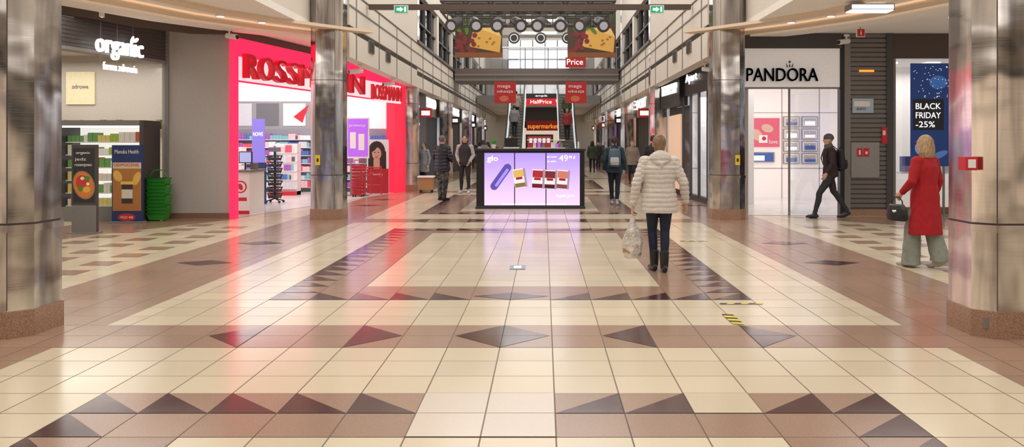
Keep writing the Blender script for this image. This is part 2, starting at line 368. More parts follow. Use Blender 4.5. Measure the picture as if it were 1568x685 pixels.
s.box(-8.06,-7.98,17.76,17.8,0,4.05,mgrey); s.build('wall_shop_divider')
def prodcols(kind):
    if kind=='green': return [(.35,.5,.08),(.8,.8,.75),(.6,.12,.05),(.15,.35,.1),(.7,.6,.2),(.75,.7,.6)]
    return [(.75,.75,.78),(.08,.15,.45),(.65,.1,.15),(.6,.62,.65),(.35,.1,.4),(.1,.1,.12),(.8,.5,.55),(.2,.45,.5)]
def products(mb,o,u,w,h0,h1,rows,kind,depth=.2,emis=0.0,wmin=.05,wmax=.12):
    u=Vector(u).normalized(); n=u.cross(Vector((0,0,1))); cs=prodcols(kind)
    ms=[M('prod_%s_%d'%(kind,i),c,.4,emit=c,es=emis) for i,c in enumerate(cs)]
    rh=(h1-h0)/rows
    for r in range(rows):
        z=h0+r*rh
        a=Vector(o); b=a+u*w
        mb.prism([(a.x,a.y),(b.x,b.y),((b-n*(depth+.05)).x,(b-n*(depth+.05)).y),((a-n*(depth+.05)).x,(a-n*(depth+.05)).y)],z-.02,z,white)
        x=.03
        while x<w-wmax:
            ww=random.uniform(wmin,wmax); hh=rh*random.uniform(.45,.82); m=random.choice(ms); g=random.randint(1,4)
            for _ in range(g):
                if x>w-wmax: break
                a=Vector(o)+u*x-n*.02; b=a+u*(ww*.9)
                mb.prism([(a.x,a.y),(b.x,b.y),((b-n*depth).x,(b-n*depth).y),((a-n*depth).x,(a-n*depth).y)],z+.001,z+hh,m)
                x+=ww
s=MB(); fx0,fx1=-9.9,-8.3; fy=17.15
s.box(fx0-.06,fx0,fy,fy+.75,0,2.08,dgrey); s.box(fx1,fx1+.08,fy,fy+.75,0,2.08,dgrey); s.box(fx0,fx1,fy+.7,fy+.75,.1,2.0,softglow)
s.box(fx0,fx1,fy,fy+.75,1.97,2.08,mgrey); s.box(fx0,fx1,fy,fy+.75,0,.3,mgrey); s.box(fx0,fx1,fy+.02,fy+.06,1.93,1.97,whiteglow)
products(s,(fx0,fy+.15,0),X1,fx1-fx0,.32,1.9,6,'green',.25,.08)
s.build('open_display_refrigerator')
s=MB(); s.box(-8.42,-7.98,14.9,14.98,0,1.58,dgrey); o=(-8.42,14.9,0)
s.rect(o,X1,.03,.41,.55,1.52,M('dark_poster',(.03,.03,.03),.5),.003); s.rect(o,X1,.0,.44,0,.5,mgrey,.003); s.text('organic',(-8.34,14.9,1.40),X1,.25,.06,white,.003,.004)
for j,(cx,cy,rx,ry,c) in enumerate(((.22,.86,.19,.26,(.40,.22,.12)),(.22,.86,.165,.23,(.75,.22,.04)),(.2,.9,.12,.14,(.6,.05,.03)),(.27,.78,.07,.06,(.75,.45,.08)),(.16,.8,.04,.05,(.08,.28,.04)),(.28,.98,.05,.04,(.08,.28,.04)),(.2,.98,.035,.03,(.9,.85,.6)),(.3,.88,.03,.03,(.9,.85,.6)))):
    s.ell(o,X1,cx,cy,rx,ry,M('food_%d'%j,c,.5),.005+.002*j,.3)
s.text('jedz',(-8.36,14.9,1.28),X1,.2,.07,white,.003,.004); s.text('rozwojowo',(-8.36,14.9,1.18),X1,.3,.07,white,.003,.004); s.box(-8.45,-7.95,14.8,15.08,0,.02,mgrey)
s.build('advertising_totem')
s=MB(); navy=M('navy_print',(.02,.04,.15),.5); s.box(-8.66,-8.05,16.75,16.8,.03,1.57,navy); o=(-8.66,16.75,0); s.box(-8.68,-8.03,16.65,16.9,0,.04,mgrey)
s.rect(o,X1,.02,.59,.25,1.1,M('orange_print',(.45,.19,.05),.5),.003); s.rect(o,X1,.02,.59,1.1,1.22,M('sand_print',(.7,.6,.4),.5),.003)
s.rect(o,X1,.2,.42,.4,.78,M('jar_dark',(.05,.03,.03),.3),.006); s.rect(o,X1,.18,.44,.78,.84,M('jar_lid',(.8,.6,.1),.4),.006); s.rect(o,X1,.2,.42,.5,.68,M('jar_label',(.75,.7,.6),.4),.009)
s.ell(o,X1,.12,.95,.08,.12,M('honey',(.8,.5,.1),.4),.005,.5); s.ell(o,X1,.5,.9,.07,.14,M('honey'),.005,-.4)
s.text('Manuka Health',(-8.6,16.75,1.4),X1,.48,.08,white,.003,.004); s.text('ODPOCZNIJ',(-8.62,16.75,1.13),X1,.5,.07,red,.003,.006)
s.ell(o,X1,.3,.12,.18,.08,red,.006); s.text('MGO 400',(-8.48,16.75,.095),X1,.25,.05,white,.002,.008); s.build('rollup_banner')
s=MB(); grn=M('green_plastic',(.03,.30,.03),.4)
for i in range(11):
    z=.02+i*.072; x0,x1,y0,y1=-8.20,-7.80,17.2,17.5; t=.02; x0+=.01*(i%2); x1+=.015*(i%3)
    v=[(x0+.05,y0+.04,z),(x1-.05,y0+.04,z),(x1-.05,y1-.04,z),(x0+.05,y1-.04,z),(x0,y0,z+.15),(x1,y0,z+.15),(x1,y1,z+.15),(x0,y1,z+.15),
       (x0+t,y0+t,z+.15),(x1-t,y0+t,z+.15),(x1-t,y1-t,z+.15),(x0+t,y1-t,z+.15)]
    s.add(v,[(3,2,1,0),(0,1,5,4),(1,2,6,5),(2,3,7,6),(3,0,4,7),(4,5,9,8),(5,6,10,9),(6,7,11,10),(7,4,8,11)],grn)
    s.box(x0-.006,x1+.006,y0-.008,y0,z+.13,z+.15,M('green_dark_plastic',(.01,.13,.01),.4))
s.cyl((-8.2,17.35,.9),(-8.1,17.35,1.05),.012,.012,grn,6); s.cyl((-8.1,17.35,1.05),(-7.92,17.35,1.05),.012,.012,grn,6); s.cyl((-7.92,17.35,1.05),(-7.82,17.35,.9),.012,.012,grn,6)
s.build('shopping_basket_stack')
# ---------------------------------------------------------------- drugstore
R0,R1=(-6.62,17.8),(-4.62,28.0); ru=Vector((R1[0]-R0[0],R1[1]-R0[1],0)).normalized(); RL=math.hypot(R1[0]-R0[0],R1[1]-R0[1])
def rp(t): return (R0[0]+ru.x*t,R0[1]+ru.y*t)
s=MB()
s.wall(rp(0),rp(RL),3.50,3.88,.3,redglow); s.wall(rp(0),rp(RL),3.88,4.05,.3,brownbeam)
s.box(R0[0]-.05,R0[0]+.08,17.72,17.9,0,3.9,redglow)
s.wall(rp(RL-1.0),rp(RL),0,3.5,.3,EM('red_panel_glow',(1,.02,.06),.9))
s.wall(rp(.1),rp(RL-1.0),2.98,3.5,.04,EM('pink_panel',(1,.72,.74),.9),off=-.12)
s.wall(rp(.1),rp(RL-1.0),2.95,2.98,.1,redglow,off=-.1)
cpx=[(367,388,'R'),(389,412,'O'),(413,431,'S'),(433,450,'S'),(452,476,'M'),(478,501,'A'),(503,526,'N'),(530,552,'N')]
for a,b,ch in cpx:
    pa=online(a,R0,R1); pb=online(b,R0,R1); w_=math.hypot(pb[0]-pa[0],pb[1]-pa[1])
    for dz in (0,.02): s.text(ch,(pa[0]+ru.x*dz,pa[1]+ru.y*dz,3.02+dz*.3),ru,w_*.92,.52,redlet,.12,.06)
s.build('drugstore_front')
dw=M('drugstore_wall_glow',(.82,.81,.81),.6,emit=(1,.98,.98),es=.35)  # walls emit light themselves, making up for a weaker shop lamp
s=MB()
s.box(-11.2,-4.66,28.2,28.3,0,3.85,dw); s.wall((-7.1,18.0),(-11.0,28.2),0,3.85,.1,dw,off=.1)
s.prism([(-7.0,18.1),(-6.7,19),(-4.9,28.1),(-11.0,28.2)],3.55,3.65,M('drugstore_ceiling_glow',(.75,.74,.74),.7,emit=(1,.97,.97),es=.8))  # ceiling emits light itself, as the area light points away from it
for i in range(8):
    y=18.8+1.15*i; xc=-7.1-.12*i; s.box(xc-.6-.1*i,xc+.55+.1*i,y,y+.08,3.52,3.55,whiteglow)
s.box(-10.9,-7.2,28.05,28.2,2.12,3.02,M('photo_band',(.35,.35,.36),.5))
for i,(c) in enumerate(((.6,.6,.62),(.15,.15,.16),(.75,.74,.75),(.55,.2,.15))): s.rect((-10.6+i*.9,28.05,0),X1,.05,.8,2.2,2.95,M('photo_%d'%i,c,.5,emit=c,es=.2),.01)
s.flat((-8.5,28.05,0),X1,[(.1,2.5),(.4,2.3),(.6,2.9)],redlet,.02)
s.build('drugstore_interior')
s=MB(); s.box(-10.7,-5.0,28.0,28.04,.05,2.1,M('shelf_back',(.3,.3,.33),.6)); products(s,(-10.6,27.7,0),X1,2.9,.15,2.0,7,'drug',.25,.22); products(s,(-7.6,27.7,0),X1,2.4,.15,2.0,7,'drug',.25,.22)
s.box(-10.7,-5.0,27.65,28.0,0,.12,dgrey); s.build('cosmetics_shelving')
for xx,yy,hh in ((-9.7,24.6,1.5),(-8.45,25.9,1.6)):
    s=MB(); s.box(xx,xx+.8,yy,yy+.4,0,hh,white); products(s,(xx+.05,yy-.05,0),X1,.75,.2,hh,5,'drug',.2,.15); s.box(xx,xx+.8,yy-.25,yy+.4,0,.12,red); s.build('promotional_shelf_unit')
s=MB(); a,b=-7.06,-6.66; s.box(a,b,18.9,19.9,0,.95,white); s.box(a-.02,b+.04,18.85,19.95,.95,1.0,mgrey); s.ell((a,18.9,0),X1,.2,.62,.14,.14,red,.004); s.ell((a,18.9,0),X1,.2,.62,.11,.11,white,.006); s.ell((a,18.9,0),X1,.2,.62,.05,.08,red,.008,.4); s.rect((a,18.9,0),X1,.06,.34,.3,.38,red,.004)
s.box(a,b,18.89,18.9,0,.08,red); s.cyl((-6.86,19.2,1),(-6.86,19.2,1.2),.02,.02,black); s.box(-7.0,-6.7,19.18,19.22,1.15,1.42,black); s.box(-6.98,-6.72,19.17,19.18,1.17,1.4,EM('screen_blue',(.4,.45,.75),.8)); s.box(-6.82,-6.7,19.4,19.6,1,1.15,mgrey); s.build('checkout_counter')
s=MB(); X=kx(385)*22; s.box(X,X+.36,22,22.1,0,1.1,navy); s.box(X+.02,X+.34,21.98,22.05,1.1,2.25,EM('blue_screen_ad',(.25,.2,.7),.7)); s.text('NOWE',(X+.05,21.98,1.8),X1,.26,.1,whiteglow,.003,.004); s.build('digital_ad_stand')
s=MB(); cy=22.6; cx=kx(421)*cy
for i in range(7):
    z=.25+i*.17; r=.2
    for k in range(10):
        a=2*math.pi*k/10; b=2*math.pi*(k+1)/10
        s.cyl((cx+r*math.cos(a),cy+r*math.sin(a),z),(cx+r*math.cos(b),cy+r*math.sin(b),z),.016,.016,black,5)
    for k in range(8):
        a=2*math.pi*k/8; s.cyl((cx+r*math.cos(a),cy+r*math.sin(a),z),(cx+r*.75*math.cos(a),cy+r*.75*math.sin(a),z-.13),.011,.011,dgrey,5)
    s.box(cx-.15,cx+.12,cy-.12,cy+.12,z-.12,z-.05,dgrey)
s.cyl((cx,cy,0.1),(cx,cy,1.4),.03,.03,black); s.box(cx-.16,cx+.16,cy-.03,cy,1.38,1.5,mgrey)
for k in range(4):
    a=math.pi/4+math.pi/2*k; s.cyl((cx,cy,.12),(cx+.25*math.cos(a),cy+.25*math.sin(a),.05),.015,.015,black,6); s.sph((cx+.25*math.cos(a),cy+.25*math.sin(a),.035),.035,black)
s.build('wire_basket_rack')
s=MB(); D=25.6; x0=kx(531)*D; x1=kx(565)*D; s.box(x0,x1,D,D+.06,1.15,2.4,white); o=(x0,D,0); w_=x1-x0
pur=EM('purple_poster',(.42,.12,.75),.7); s.rect(o,X1,.03,w_-.03,1.2,2.36,pur,.004); s.rect(o,X1,.1,.28,1.45,1.95,white,.008); s.rect(o,X1,.36,.54,1.4,1.9,white,.008); s.text('promocja',(x0+.08,D,2.1),X1,.5,.1,white,.003,.008)
s.box(x0+.1,x0+.14,D+.01,D+.05,0,1.15,mgrey); s.box(x1-.14,x1-.1,D+.01,D+.05,0,1.15,mgrey); s.box(x0,x1,D-.1,D+.15,0,.03,mgrey); s.build('poster_stand')
s=MB(); D=26.6; x0=kx(562)*D; x1=kx(595)*D; w_=x1-x0; s.box(x0,x1,D,D+.05,.02,1.72,M('poster_white',(.8,.8,.82),.5)); o=(x0,D,0)
hairm=M('hair_print',(.03,.015,.012),.5); skinp=M('skin_print',(.62,.36,.26),.5)
s.ell(o,X1,w_*.45,1.35,.27,.33,hairm,.004); s.rect(o,X1,w_*.45-.27,w_*.45+.3,.75,1.35,hairm,.005); s.rect(o,X1,w_*.45-.1,w_*.45+.1,.7,1.1,skinp,.007); s.ell(o,X1,w_*.45,1.28,.15,.2,skinp,.009); s.ell(o,X1,w_*.3,1.46,.16,.08,hairm,.010,.8)
s.ell(o,X1,w_*.45-.06,1.32,.03,.012,black,.012); s.ell(o,X1,w_*.45+.06,1.32,.03,.012,black,.012); s.ell(o,X1,w_*.45,1.17,.045,.018,red,.012)
s.rect(o,X1,0,w_,.02,.8,EM('red_print',(.5,.02,.03),.25),.011); s.text('Twoje',(x0+.1,D,.55),X1,.4,.12,white,.003,.014); s.build('beauty_poster')
s=MB(); D=25.0; x0=kx(538)*D
for i in range(9): z=.06+i*.1; s.box(x0,x0+.34,D,D+.4,z,z+.08,red); s.box(x0+.03,x0+.31,D-.005,D+.01,z+.02,z+.05,M('dark_red',(.2,.01,.01),.5))
s.cyl((x0+.05,D+.2,.9),(x0+.05,D+.2,1.1),.012,.012,red,6); s.cyl((x0+.29,D+.2,.9),(x0+.29,D+.2,1.1),.012,.012,red,6); s.cyl((x0+.05,D+.2,1.1),(x0+.29,D+.2,1.1),.015,.015,red,6)
for dx in (.04,.3):
    for dy in (.05,.35): s.sph((x0+dx,D+dy,.03),.03,black)
s.build('red_basket_trolley')
s=MB(); xa=kx(553)*26.2; xb=-5.1
for z in (.3,.6,.85): s.cyl((xa,26.2,z),(xb,26.2,z),.02,.02,red,6)
for x in (xa,(xa+xb)/2,xb): s.cyl((x,26.2,0),(x,26.2,.9),.022,.022,red,6)
s.build('entrance_barrier')
s=MB(); q0=(kx(566)*25.3,25.3); uu=Vector((.30,1,0)).normalized(); s.wall(q0,(q0[0]+uu.x*2.1,q0[1]+uu.y*2.1),2.9,3.48,.03,EM('pink_panel',(1,.6,.6),.8)); s.text('ROSSMANN',(q0[0]+uu.x*.05,q0[1]+uu.y*.05,2.96),uu,2.0,.46,redlet,.06,.01); s.build('hanging_shop_sign')
def seccam(x,y,z,dx):
    s=MB(); s.cyl((x,y,z+.12),(x,y,z),.02,.02,white,8); s.box(x-.05,x+.05,y-.03,y+.03,z+.1,z+.14,white); s.cyl((x-dx*.05,y+.02,z),(x+dx*.22,y-.16,z-.05),.055,.055,white,14); s.cyl((x+dx*.22,y-.16,z-.05),(x+dx*.225,y-.165,z-.052),.045,.045,black,14); s.build('security_camera')
seccam(-6.55,17.4,3.85,1); seccam(-4.4,20.0,3.35,-1); seccam(3.75,19.5,3.35,1); seccam(6.62,18.3,3.85,-1); seccam(-4.4,24.2,3.35,-1)
# ---------------------------------------------------------------- right shops
s=MB(); D=18.6
s.box(4.42,6.6,D,D+.15,2.86,3.72,M('jewellery_header_glow',(.74,.71,.69),.5,emit=(1,.95,.93),es=.2)); s.box(4.42,6.62,D-.05,D+.2,3.72,4.05,dgrey); s.box(6.58,6.66,D-.03,D+.15,0,3.75,black); s.box(4.42,6.58,D+.02,D+.05,2.82,2.86,mgrey); s.box(5.45,5.49,D+.03,D+.07,0,2.84,mgrey); s.box(5.49,6.58,D+.04,D+.055,0.02,2.84,gls)  # header wall given its own glow so it looks brighter
sdm=M('sign_dark_metal',(.05,.047,.05),.3,.4)
for dz in (0,.008,.016): s.text('PANDORA',(kx(1141)*D+dz,D,zz(125,D)+dz*.5),X1,kx(1250)*D-kx(1141)*D,.29,sdm,.05,.05)
x=kx(1208)*D
for a in (-.05,0,.05): s.flat((x,D,zz(103,D)),X1,[(a-.02,0),(a+.02,0),(a*1.6,.1)],sdm,.06)
s.sph((x,D-.06,zz(95,D)),.025,sdm)
s.build('jewellery_shop_front')
s=MB(); D2=24.6; jw=M('jewellery_interior_glow',(.75,.69,.66),.6,emit=(1,.9,.86),es=.28)  # interior walls emit light to look brightly lit
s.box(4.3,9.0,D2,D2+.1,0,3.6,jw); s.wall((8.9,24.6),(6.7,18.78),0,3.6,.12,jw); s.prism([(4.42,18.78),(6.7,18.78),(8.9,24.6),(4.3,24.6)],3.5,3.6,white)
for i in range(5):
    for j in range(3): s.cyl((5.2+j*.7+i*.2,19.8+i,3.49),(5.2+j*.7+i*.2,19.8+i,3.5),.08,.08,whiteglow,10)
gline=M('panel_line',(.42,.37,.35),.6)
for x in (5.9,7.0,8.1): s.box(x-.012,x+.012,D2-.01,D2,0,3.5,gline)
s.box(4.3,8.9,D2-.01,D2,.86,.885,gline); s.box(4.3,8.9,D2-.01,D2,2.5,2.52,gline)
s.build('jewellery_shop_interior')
s=MB(); x0=kx(1143)*D2; x1=kx(1193)*D2; o=(x0,D2,0); w_=x1-x0; s.box(x0,x1,D2-.05,D2-.012,1.5,2.35,EM('pink_poster',(.7,.12,.18),.5))
s.ell(o,X1,.3,1.85,.14,.2,M('hand_print',(.7,.45,.35),.5),.06,.7); s.ell(o,X1,.6,2.05,.18,.12,M('hand_print'),.062,-.3); s.rect(o,X1,.35,.6,1.62,1.85,white,.066); s.ell(o,X1,.5,1.75,.06,.06,red,.07); s.text('love',(x0+.65,D2,1.6),X1,.25,.12,white,.003,.06)
s.build('advertising_poster')
s=MB(); x0=kx(1197)*D2; x1=kx(1253)*D2; cw=(x1-x0)/2; fr=M('case_shadow_frame',(.34,.30,.29),.5); bl=EM('blue_display',(.06,.12,.4),.4)  # grey frame outline paints shadow lines around the white boxes
for i in range(2):
    for j in range(4):
        a=x0+i*cw; z=.98+j*.36; F0,F1=D2-.08,D2-.012
        s.box(a+.03,a+cw-.03,F0+.02,F1,z+.02,z+.34,fr); s.box(a+.06,a+cw-.06,F0+.01,F0+.02,z+.05,z+.31,white); s.box(a+.09,a+cw-.09,F0+.005,F0+.01,z+.08,z+.28,M('case_inside',(.5,.46,.47),.5))
        s.box(a+.12,a+cw-.12,F0-.02,F0+.005,z+.08,z+.16 if (i+j)%2 else z+.2,bl if (i+j*3)%4 in (0,1) else softglow); s.sph((a+.25,F0-.01,z+.22),.03,chrome)
s.build('jewellery_display_case')
s=MB(); xa,xb=kx(1145)*D2,kx(1185)*D2; s.box(xa,xb,D2-.08,D2-.012,1.05,1.35,fr); s.box(xa+.04,xb-.04,D2-.09,D2-.08,1.08,1.32,bl); s.box(xa+.1,xb-.3,D2-.1,D2-.09,1.1,1.25,softglow); s.build('jewellery_display_case')
A,B,mid,C=(4.42,18.7),(4.3,22.0),(4.15,25.0),(4.0,27.9)
def rwall(mb,p,q,z0,z1,t,m,off=0): mb.wall(q,p,z0,z1,t,m,off)
s=MB(); rwall(s,B,mid,3.0,3.88,.2,black); rwall(s,B,mid,.0,.15,.15,dgrey); rwall(s,B,mid,.15,3.0,.03,gls,off=-.02)
for t in (0,.33,.66,1):
    p=(B[0]+(mid[0]-B[0])*t,B[1]+(mid[1]-B[1])*t); s.box(p[0]-.02,p[0]+.05,p[1]-.03,p[1]+.03,.1,3.0,dgrey)
s.text('Apart',(4.17,24.4,3.3),(.05,-1,0),1.4,.3,whiteglow,.03,.02)
rwall(s,A,B,0,3.88,.15,W_grey)
rwall(s,mid,C,2.75,3.88,.25,black,off=.1); s.text('THE BODY SHOP',(3.93,27.7,3.15),(.05,-1,0),2.4,.32,whiteglow,.03,.02)
rwall(s,mid,C,0,2.75,.1,dgrey,off=-.2); 
s.box(4.12,4.2,25.3,27.7,.2,2.5,M('shop_window_warm',(.6,.42,.28),.4,emit=(1,.65,.45),es=.45)); s.build('cosmetics_storefront')
s=MB(); s.box(5.4,5.5,22,24.4,.05,3.0,M('glazed_back',(.8,.78,.76),.6,emit=(1,.95,.92),es=.5))
for j in range(6):
    for y in np.arange(22.3,24.2,.32): s.box(5.2,5.4,y,y+.18,.4+j*.42,.42+j*.42,white); s.box(5.25,5.38,y+.03,y+.15,.42+j*.42,.55+j*.42,random.choice([red,mgrey,pur,navy]))
s.box(4.5,5.5,24.4,24.5,.0,3.0,white); s.box(4.5,5.5,21.9,22,0,3.0,white); s.build('glazed_shop_display')
s=MB(); D=18.6; s.box(6.72,7.72,D,D+.3,0,4.05,slat); z=.18
while z<4.0: s.box(6.78,7.6,D-.03,D,z,z+.075,M('slat_light',(.19,.175,.165),.4,.3)); z+=.105
s.box(6.67,6.80,D-.06,D+.1,0,4.05,mgrey); s.box(7.6,7.75,D-.06,D+.1,0,4.05,dgrey); s.box(6.8,7.6,D-.05,D,0,.14,granite)
s.build('roller_shutter')
def plq(px0,px1,py0,py1,m,name,extra=None):
    s=MB(); d=D-.05; s.box(kx(px0)*d,kx(px1)*d,d-.02,D-.03,zz(py1,d),zz(py0,d),m)
    if extra: extra(s,d-.02)
    return s.build(name)
plq(1305,1337,151,173,M('lightblue_sign',(.42,.55,.68),.4),'info_plaque',lambda s,d:(s.rect((kx(1308)*d,d,0),X1,0,.35,zz(163,d),zz(155,d),white,.004),s.text('INFO',(kx(1312)*d,d,zz(169,d)),X1,.2,.06,navy,.003,.003)))
plq(1303,1346,218,272,M('service_door_grey',(.3,.29,.28),.5),'service_hatch',lambda s,d:(s.rect((kx(1312)*d,d,0),X1,0,.13,zz(240,d),zz(227,d),red,.004),s.rect((kx(1322)*d,d,0),X1,0,.13,zz(240,d),zz(227,d),red,.004),s.rect((kx(1315)*d,d,0),X1,0,.04,zz(237,d),zz(230,d),white,.006),s.rect((kx(1325)*d,d,0),X1,0,.05,zz(236,d),zz(232,d),white,.006)))
plq(1350,1358,195,220,red,'fire_alarm_box',lambda s,d:s.rect((kx(1351)*d,d,0),X1,.01,.07,zz(207,d),zz(200,d),white,.004))
plq(1316,1338,107,110,orangeglow,'orange_sign_light')
s=MB(); X=kx(1312)*17.2; s.box(X,X+.17,17.2,17.25,3.8,3.97,white); s.rect((X,17.2,0),X1,.01,.16,3.81,3.96,red,.003); s.text('i',(X+.07,17.2,3.84),X1,.03,.09,white,.003,.004); s.cyl((X+.08,17.22,3.97),(X+.08,17.22,4.06),.01,.01,mgrey,6); s.build('hanging_sign')
s=MB(); s.box(7.76,11,D,D+.15,3.5,4.05,brownbeam); s.box(7.76,11,D,D+.12,0,.18,M('red_brown_sill',(.25,.12,.08),.4)); s.box(7.82,11,D+.02,D+.04,.18,3.5,gls); s.box(9.6,9.7,D-.02,D+.1,0.18,3.5,dgrey)
s.box(7.76,7.82,D-.02,D+.1,0,3.5,mgrey); s.build('clothing_shop_front')
s=MB(); s.box(7.7,12,21.2,21.3,0,3.6,M('shop_wall_glow',(.75,.69,.64),.6,emit=(1,.9,.83),es=.22)); s.box(7.70,7.74,18.95,21.2,0,3.6,white); s.box(7.74,12,18.8,21.2,3.52,3.6,white)  # back wall has a glow of its own, standing for shop lighting
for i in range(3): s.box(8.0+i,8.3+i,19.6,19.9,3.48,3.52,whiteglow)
s.build('clothing_shop_interior')
s=MB(); D3=18.4; x0=kx(1395)*D3; x1=x0+.95; o=(x0,D3,0); s.box(x0,x1,D3,D3+.04,1.1,3.37,EM('night_blue',(.015,.045,.18),.4)); s.box(x0+.2,x0+.24,D3+.01,D3+.05,0.02,1.1,mgrey); s.box(x1-.24,x1-.2,D3+.01,D3+.05,0.02,1.1,mgrey); s.box(x0,x1,D3-.1,D3+.14,0,.03,mgrey)
s.rect(o,X1,.04,.72,1.9,2.58,black,.006)
for i,t in enumerate(('BLACK','FRIDAY','-25%')): s.text(t,(x0+.1,D3,2.36-i*.2),X1,.55 if i<2 else .42,.13,whiteglow,.003,.01)
random.seed(3)
for i in range(60): s.ell(o,X1,random.uniform(.05,.9),random.uniform(2.6,3.3),.01,.01,softglow,.006,n=5)
s.ell(o,X1,.6,2.95,.2,.15,EM('nebula',(.04,.12,.35),.6),.004); s.ell(o,X1,.3,1.5,.22,.18,EM('planet',(.25,.35,.6),.4),.004); s.ell(o,X1,.62,1.35,.2,.07,EM('planet2',(.1,.2,.5),.4),.005,.4); s.build('black_friday_poster')
for i,(c) in enumerate(((.1,.1,.3),(.6,.58,.55),(.3,.1,.1))):
    s=MB(); x=8.6+i*.9; s.cyl((x,19.6,0),(x,19.6,.9),.02,.02,chrome); s.cyl((x,19.6,0),(x,19.6,.02),.2,.2,chrome); s.box(x-.3,x+.3,19.4,19.8,.9,.94,white); s.box(x-.2,x+.2,19.45,19.75,.94,1.3,M('folded_%d'%i,c,.7)); s.build('display_table')
# ---------------------------------------------------------------- far shops both sides
texts=['MEDICINE','RESERVED','HOUSE','DOUGLAS','CCC','SINSAY','VISION','KIDS','4F','SPORT']
pal=[(.02,.02,.02),(.5,.45,.4),(.25,.05,.06),(.6,.58,.55),(.03,.03,.05),(.4,.35,.3)]
wglows=[((1,.88,.76),.55),((.9,.93,1),.65),((1,.65,.48),.35),((1,.92,.85),.55),((.8,.5,.9),.4)]
ti=0
for sx in (-1,1):
    xf=-4.97 if sx<0 else 4.28
    y=28.75
    for i in range(8):
        L=5.2 if i<7 else 6; s=MB(); hm=M('fascia_%d'%((i+(sx>0)*2)%6),pal[(i+(sx>0)*2)%6],.5)
        gc,gs=wglows[(i+(sx>0))%5]; 
        if sx<0 and i==0: gc,gs=(.25,.2,.2),.15
        gm=EM('window_glow_%d_%d'%(i,sx),gc,gs)
        a,b=sorted((xf,xf+sx*.3)); s.box(a,b,y,y+L,2.8,3.88,hm); s.box(a,b,y,y+.25,0,2.8,dgrey if (i%2==0) else W_cream); s.box(a,b,y+L-.25,y+L,0,2.8,dgrey)
        c,d=sorted((xf+sx*.25,xf+sx*.3)); s.box(c,d,y+.25,y+L-.25,0.05,2.8,gm); 
        for k in range(1,4): s.box(a+.02,b,y+L*k/4-.03,y+L*k/4+.03,0,2.8,dgrey)
        for k in range(4):
            yy=y+.6+k*1.2; s.box(*sorted((xf+sx*.12,xf+sx*.22)),yy,yy+.4,.2,1.5,M('good_%d'%(k%4),[(.1,.08,.1),(.5,.3,.2),(.15,.2,.35),(.6,.55,.5)][k],.7))
        t=texts[ti%10]; ti+=1
        if sx<0: s.text(t,(xf+.02,y+.5,3.15),(0,1,0),L-1.4,.42,whiteglow,.03)
        else: s.text(t,(xf-.02,y+L-.5,3.15),(0,-1,0),L-1.4,.42,whiteglow if i%2 else orangeglow,.03)
        s.build('shop_front'); 
        if i%2==0:
            q=MB(); xs=xf-sx*.22; e0,e1=sorted((xs,xs-sx*.45)); q.box(e0,e1,y+3.2,y+3.28,2.6,2.95,random.choice([white,black,red])); q.rect((e0,y+3.2,0),X1,.06,.39,2.68,2.86,softglow,.004); q.box(min(xs,xf),max(xs,xf)+.001,y+3.22,y+3.26,2.72,2.8,mgrey); q.build('blade_sign')
        y+=L
s=MB(); s.wall((-4.80,28.8),(-4.78,33.9),0,3.85,.04,black); s.text('NYX',(-4.78,29.2,2.3),(.01,1,0),2.6,.75,whiteglow,.03); s.build('black_shop_fascia')
s=MB(); xx=kx(653)*27.2; s.box(xx-.22,xx+.22,27.0,27.4,.1,.5,M('wood_table',(.4,.2,.08),.5)); s.box(xx-.26,xx+.26,26.95,27.45,.5,.55,white)
for a in (-.18,.18):
    for b in (-.15,.15): s.box(xx+a-.02,xx+a+.02,27.2+b-.02,27.2+b+.02,0,.1,black)
s.build('small_display_table')
s=MB(); s.box(-6,6,75,75.3,0,9.35,W_cream); s.box(-3,2.4,74.8,75,0,3,EM('far_window',(1,.8,.62),.6)); s.box(-3,2.4,74.7,74.85,3.0,3.6,black); s.build('wall_end')
# ---------------------------------------------------------------- bridge
s=MB(); bx0,bx1=XL+.07,XR-.07; s.box(bx0,bx1,39.1,41.8,4.55,4.62,mgrey); s.box(bx0,bx1,39.1,41.8,4.62,5.12,M('bridge_fascia',(.16,.13,.12),.35,.3)); s.box(bx0,bx1,39.05,39.1,4.78,4.86,mgrey)
s.box(bx0,bx1,39.12,39.15,5.15,6.05,gls); s.cyl((bx0,39.14,6.1),(bx1,39.14,6.1),.035,.035,chrome,8)
for i in range(8): x=bx0+.07+i*1.07; s.box(x,x+.04,39.1,39.14,5.12,6.08,mgrey)
s.build('pedestrian_bridge')
s=MB(); s.box(bx0,bx1,52,74.9,4.15,4.6,W_cream); s.box(bx0,bx1,51.95,52.0,4.1,4.6,mgrey); s.box(bx0+.1,bx1-.1,52.05,52.08,4.6,5.5,gls); s.cyl((bx0,52.05,5.55),(bx1,52.05,5.55),.04,.04,chrome,8)
s.box(bx0,bx1,60,60.2,4.6,9.3,W_grey); s.box(-2.6,1.9,59.85,60,4.7,5.9,EM('upper_shop_glow',(.9,.88,.85),.5)); s.box(-2.6,1.9,59.85,60,6.9,9.0,EM('upper_window_glow',(.95,.97,1),.85))
for i in range(6): s.box(-2.6+i*.88,-2.54+i*.88,59.8,59.86,4.7,9,dgrey)
s.box(-3.6,2.9,59.7,59.9,5.9,6.9,black)
for z in (7.6,8.3): s.box(-2.6,1.9,59.78,59.86,z,z+.08,dgrey)
s.build('upper_gallery')
for px in (787,828,869):
    s=MB(); d=44.; x=kx(px)*d; z=zz(58,d); s.cyl((x,d,z),(x,d+.08,z),.3,.3,black,24); s.ell((x,d,z),X1,0,0,.22,.22,white,.004); s.ell((x,d,z),X1,0,0,.17,.17,black,.008); s.cyl((x,d+.04,z+.29),(x,d+.04,9.4),.008,.008,dgrey,6); s.build('round_hanging_sign')
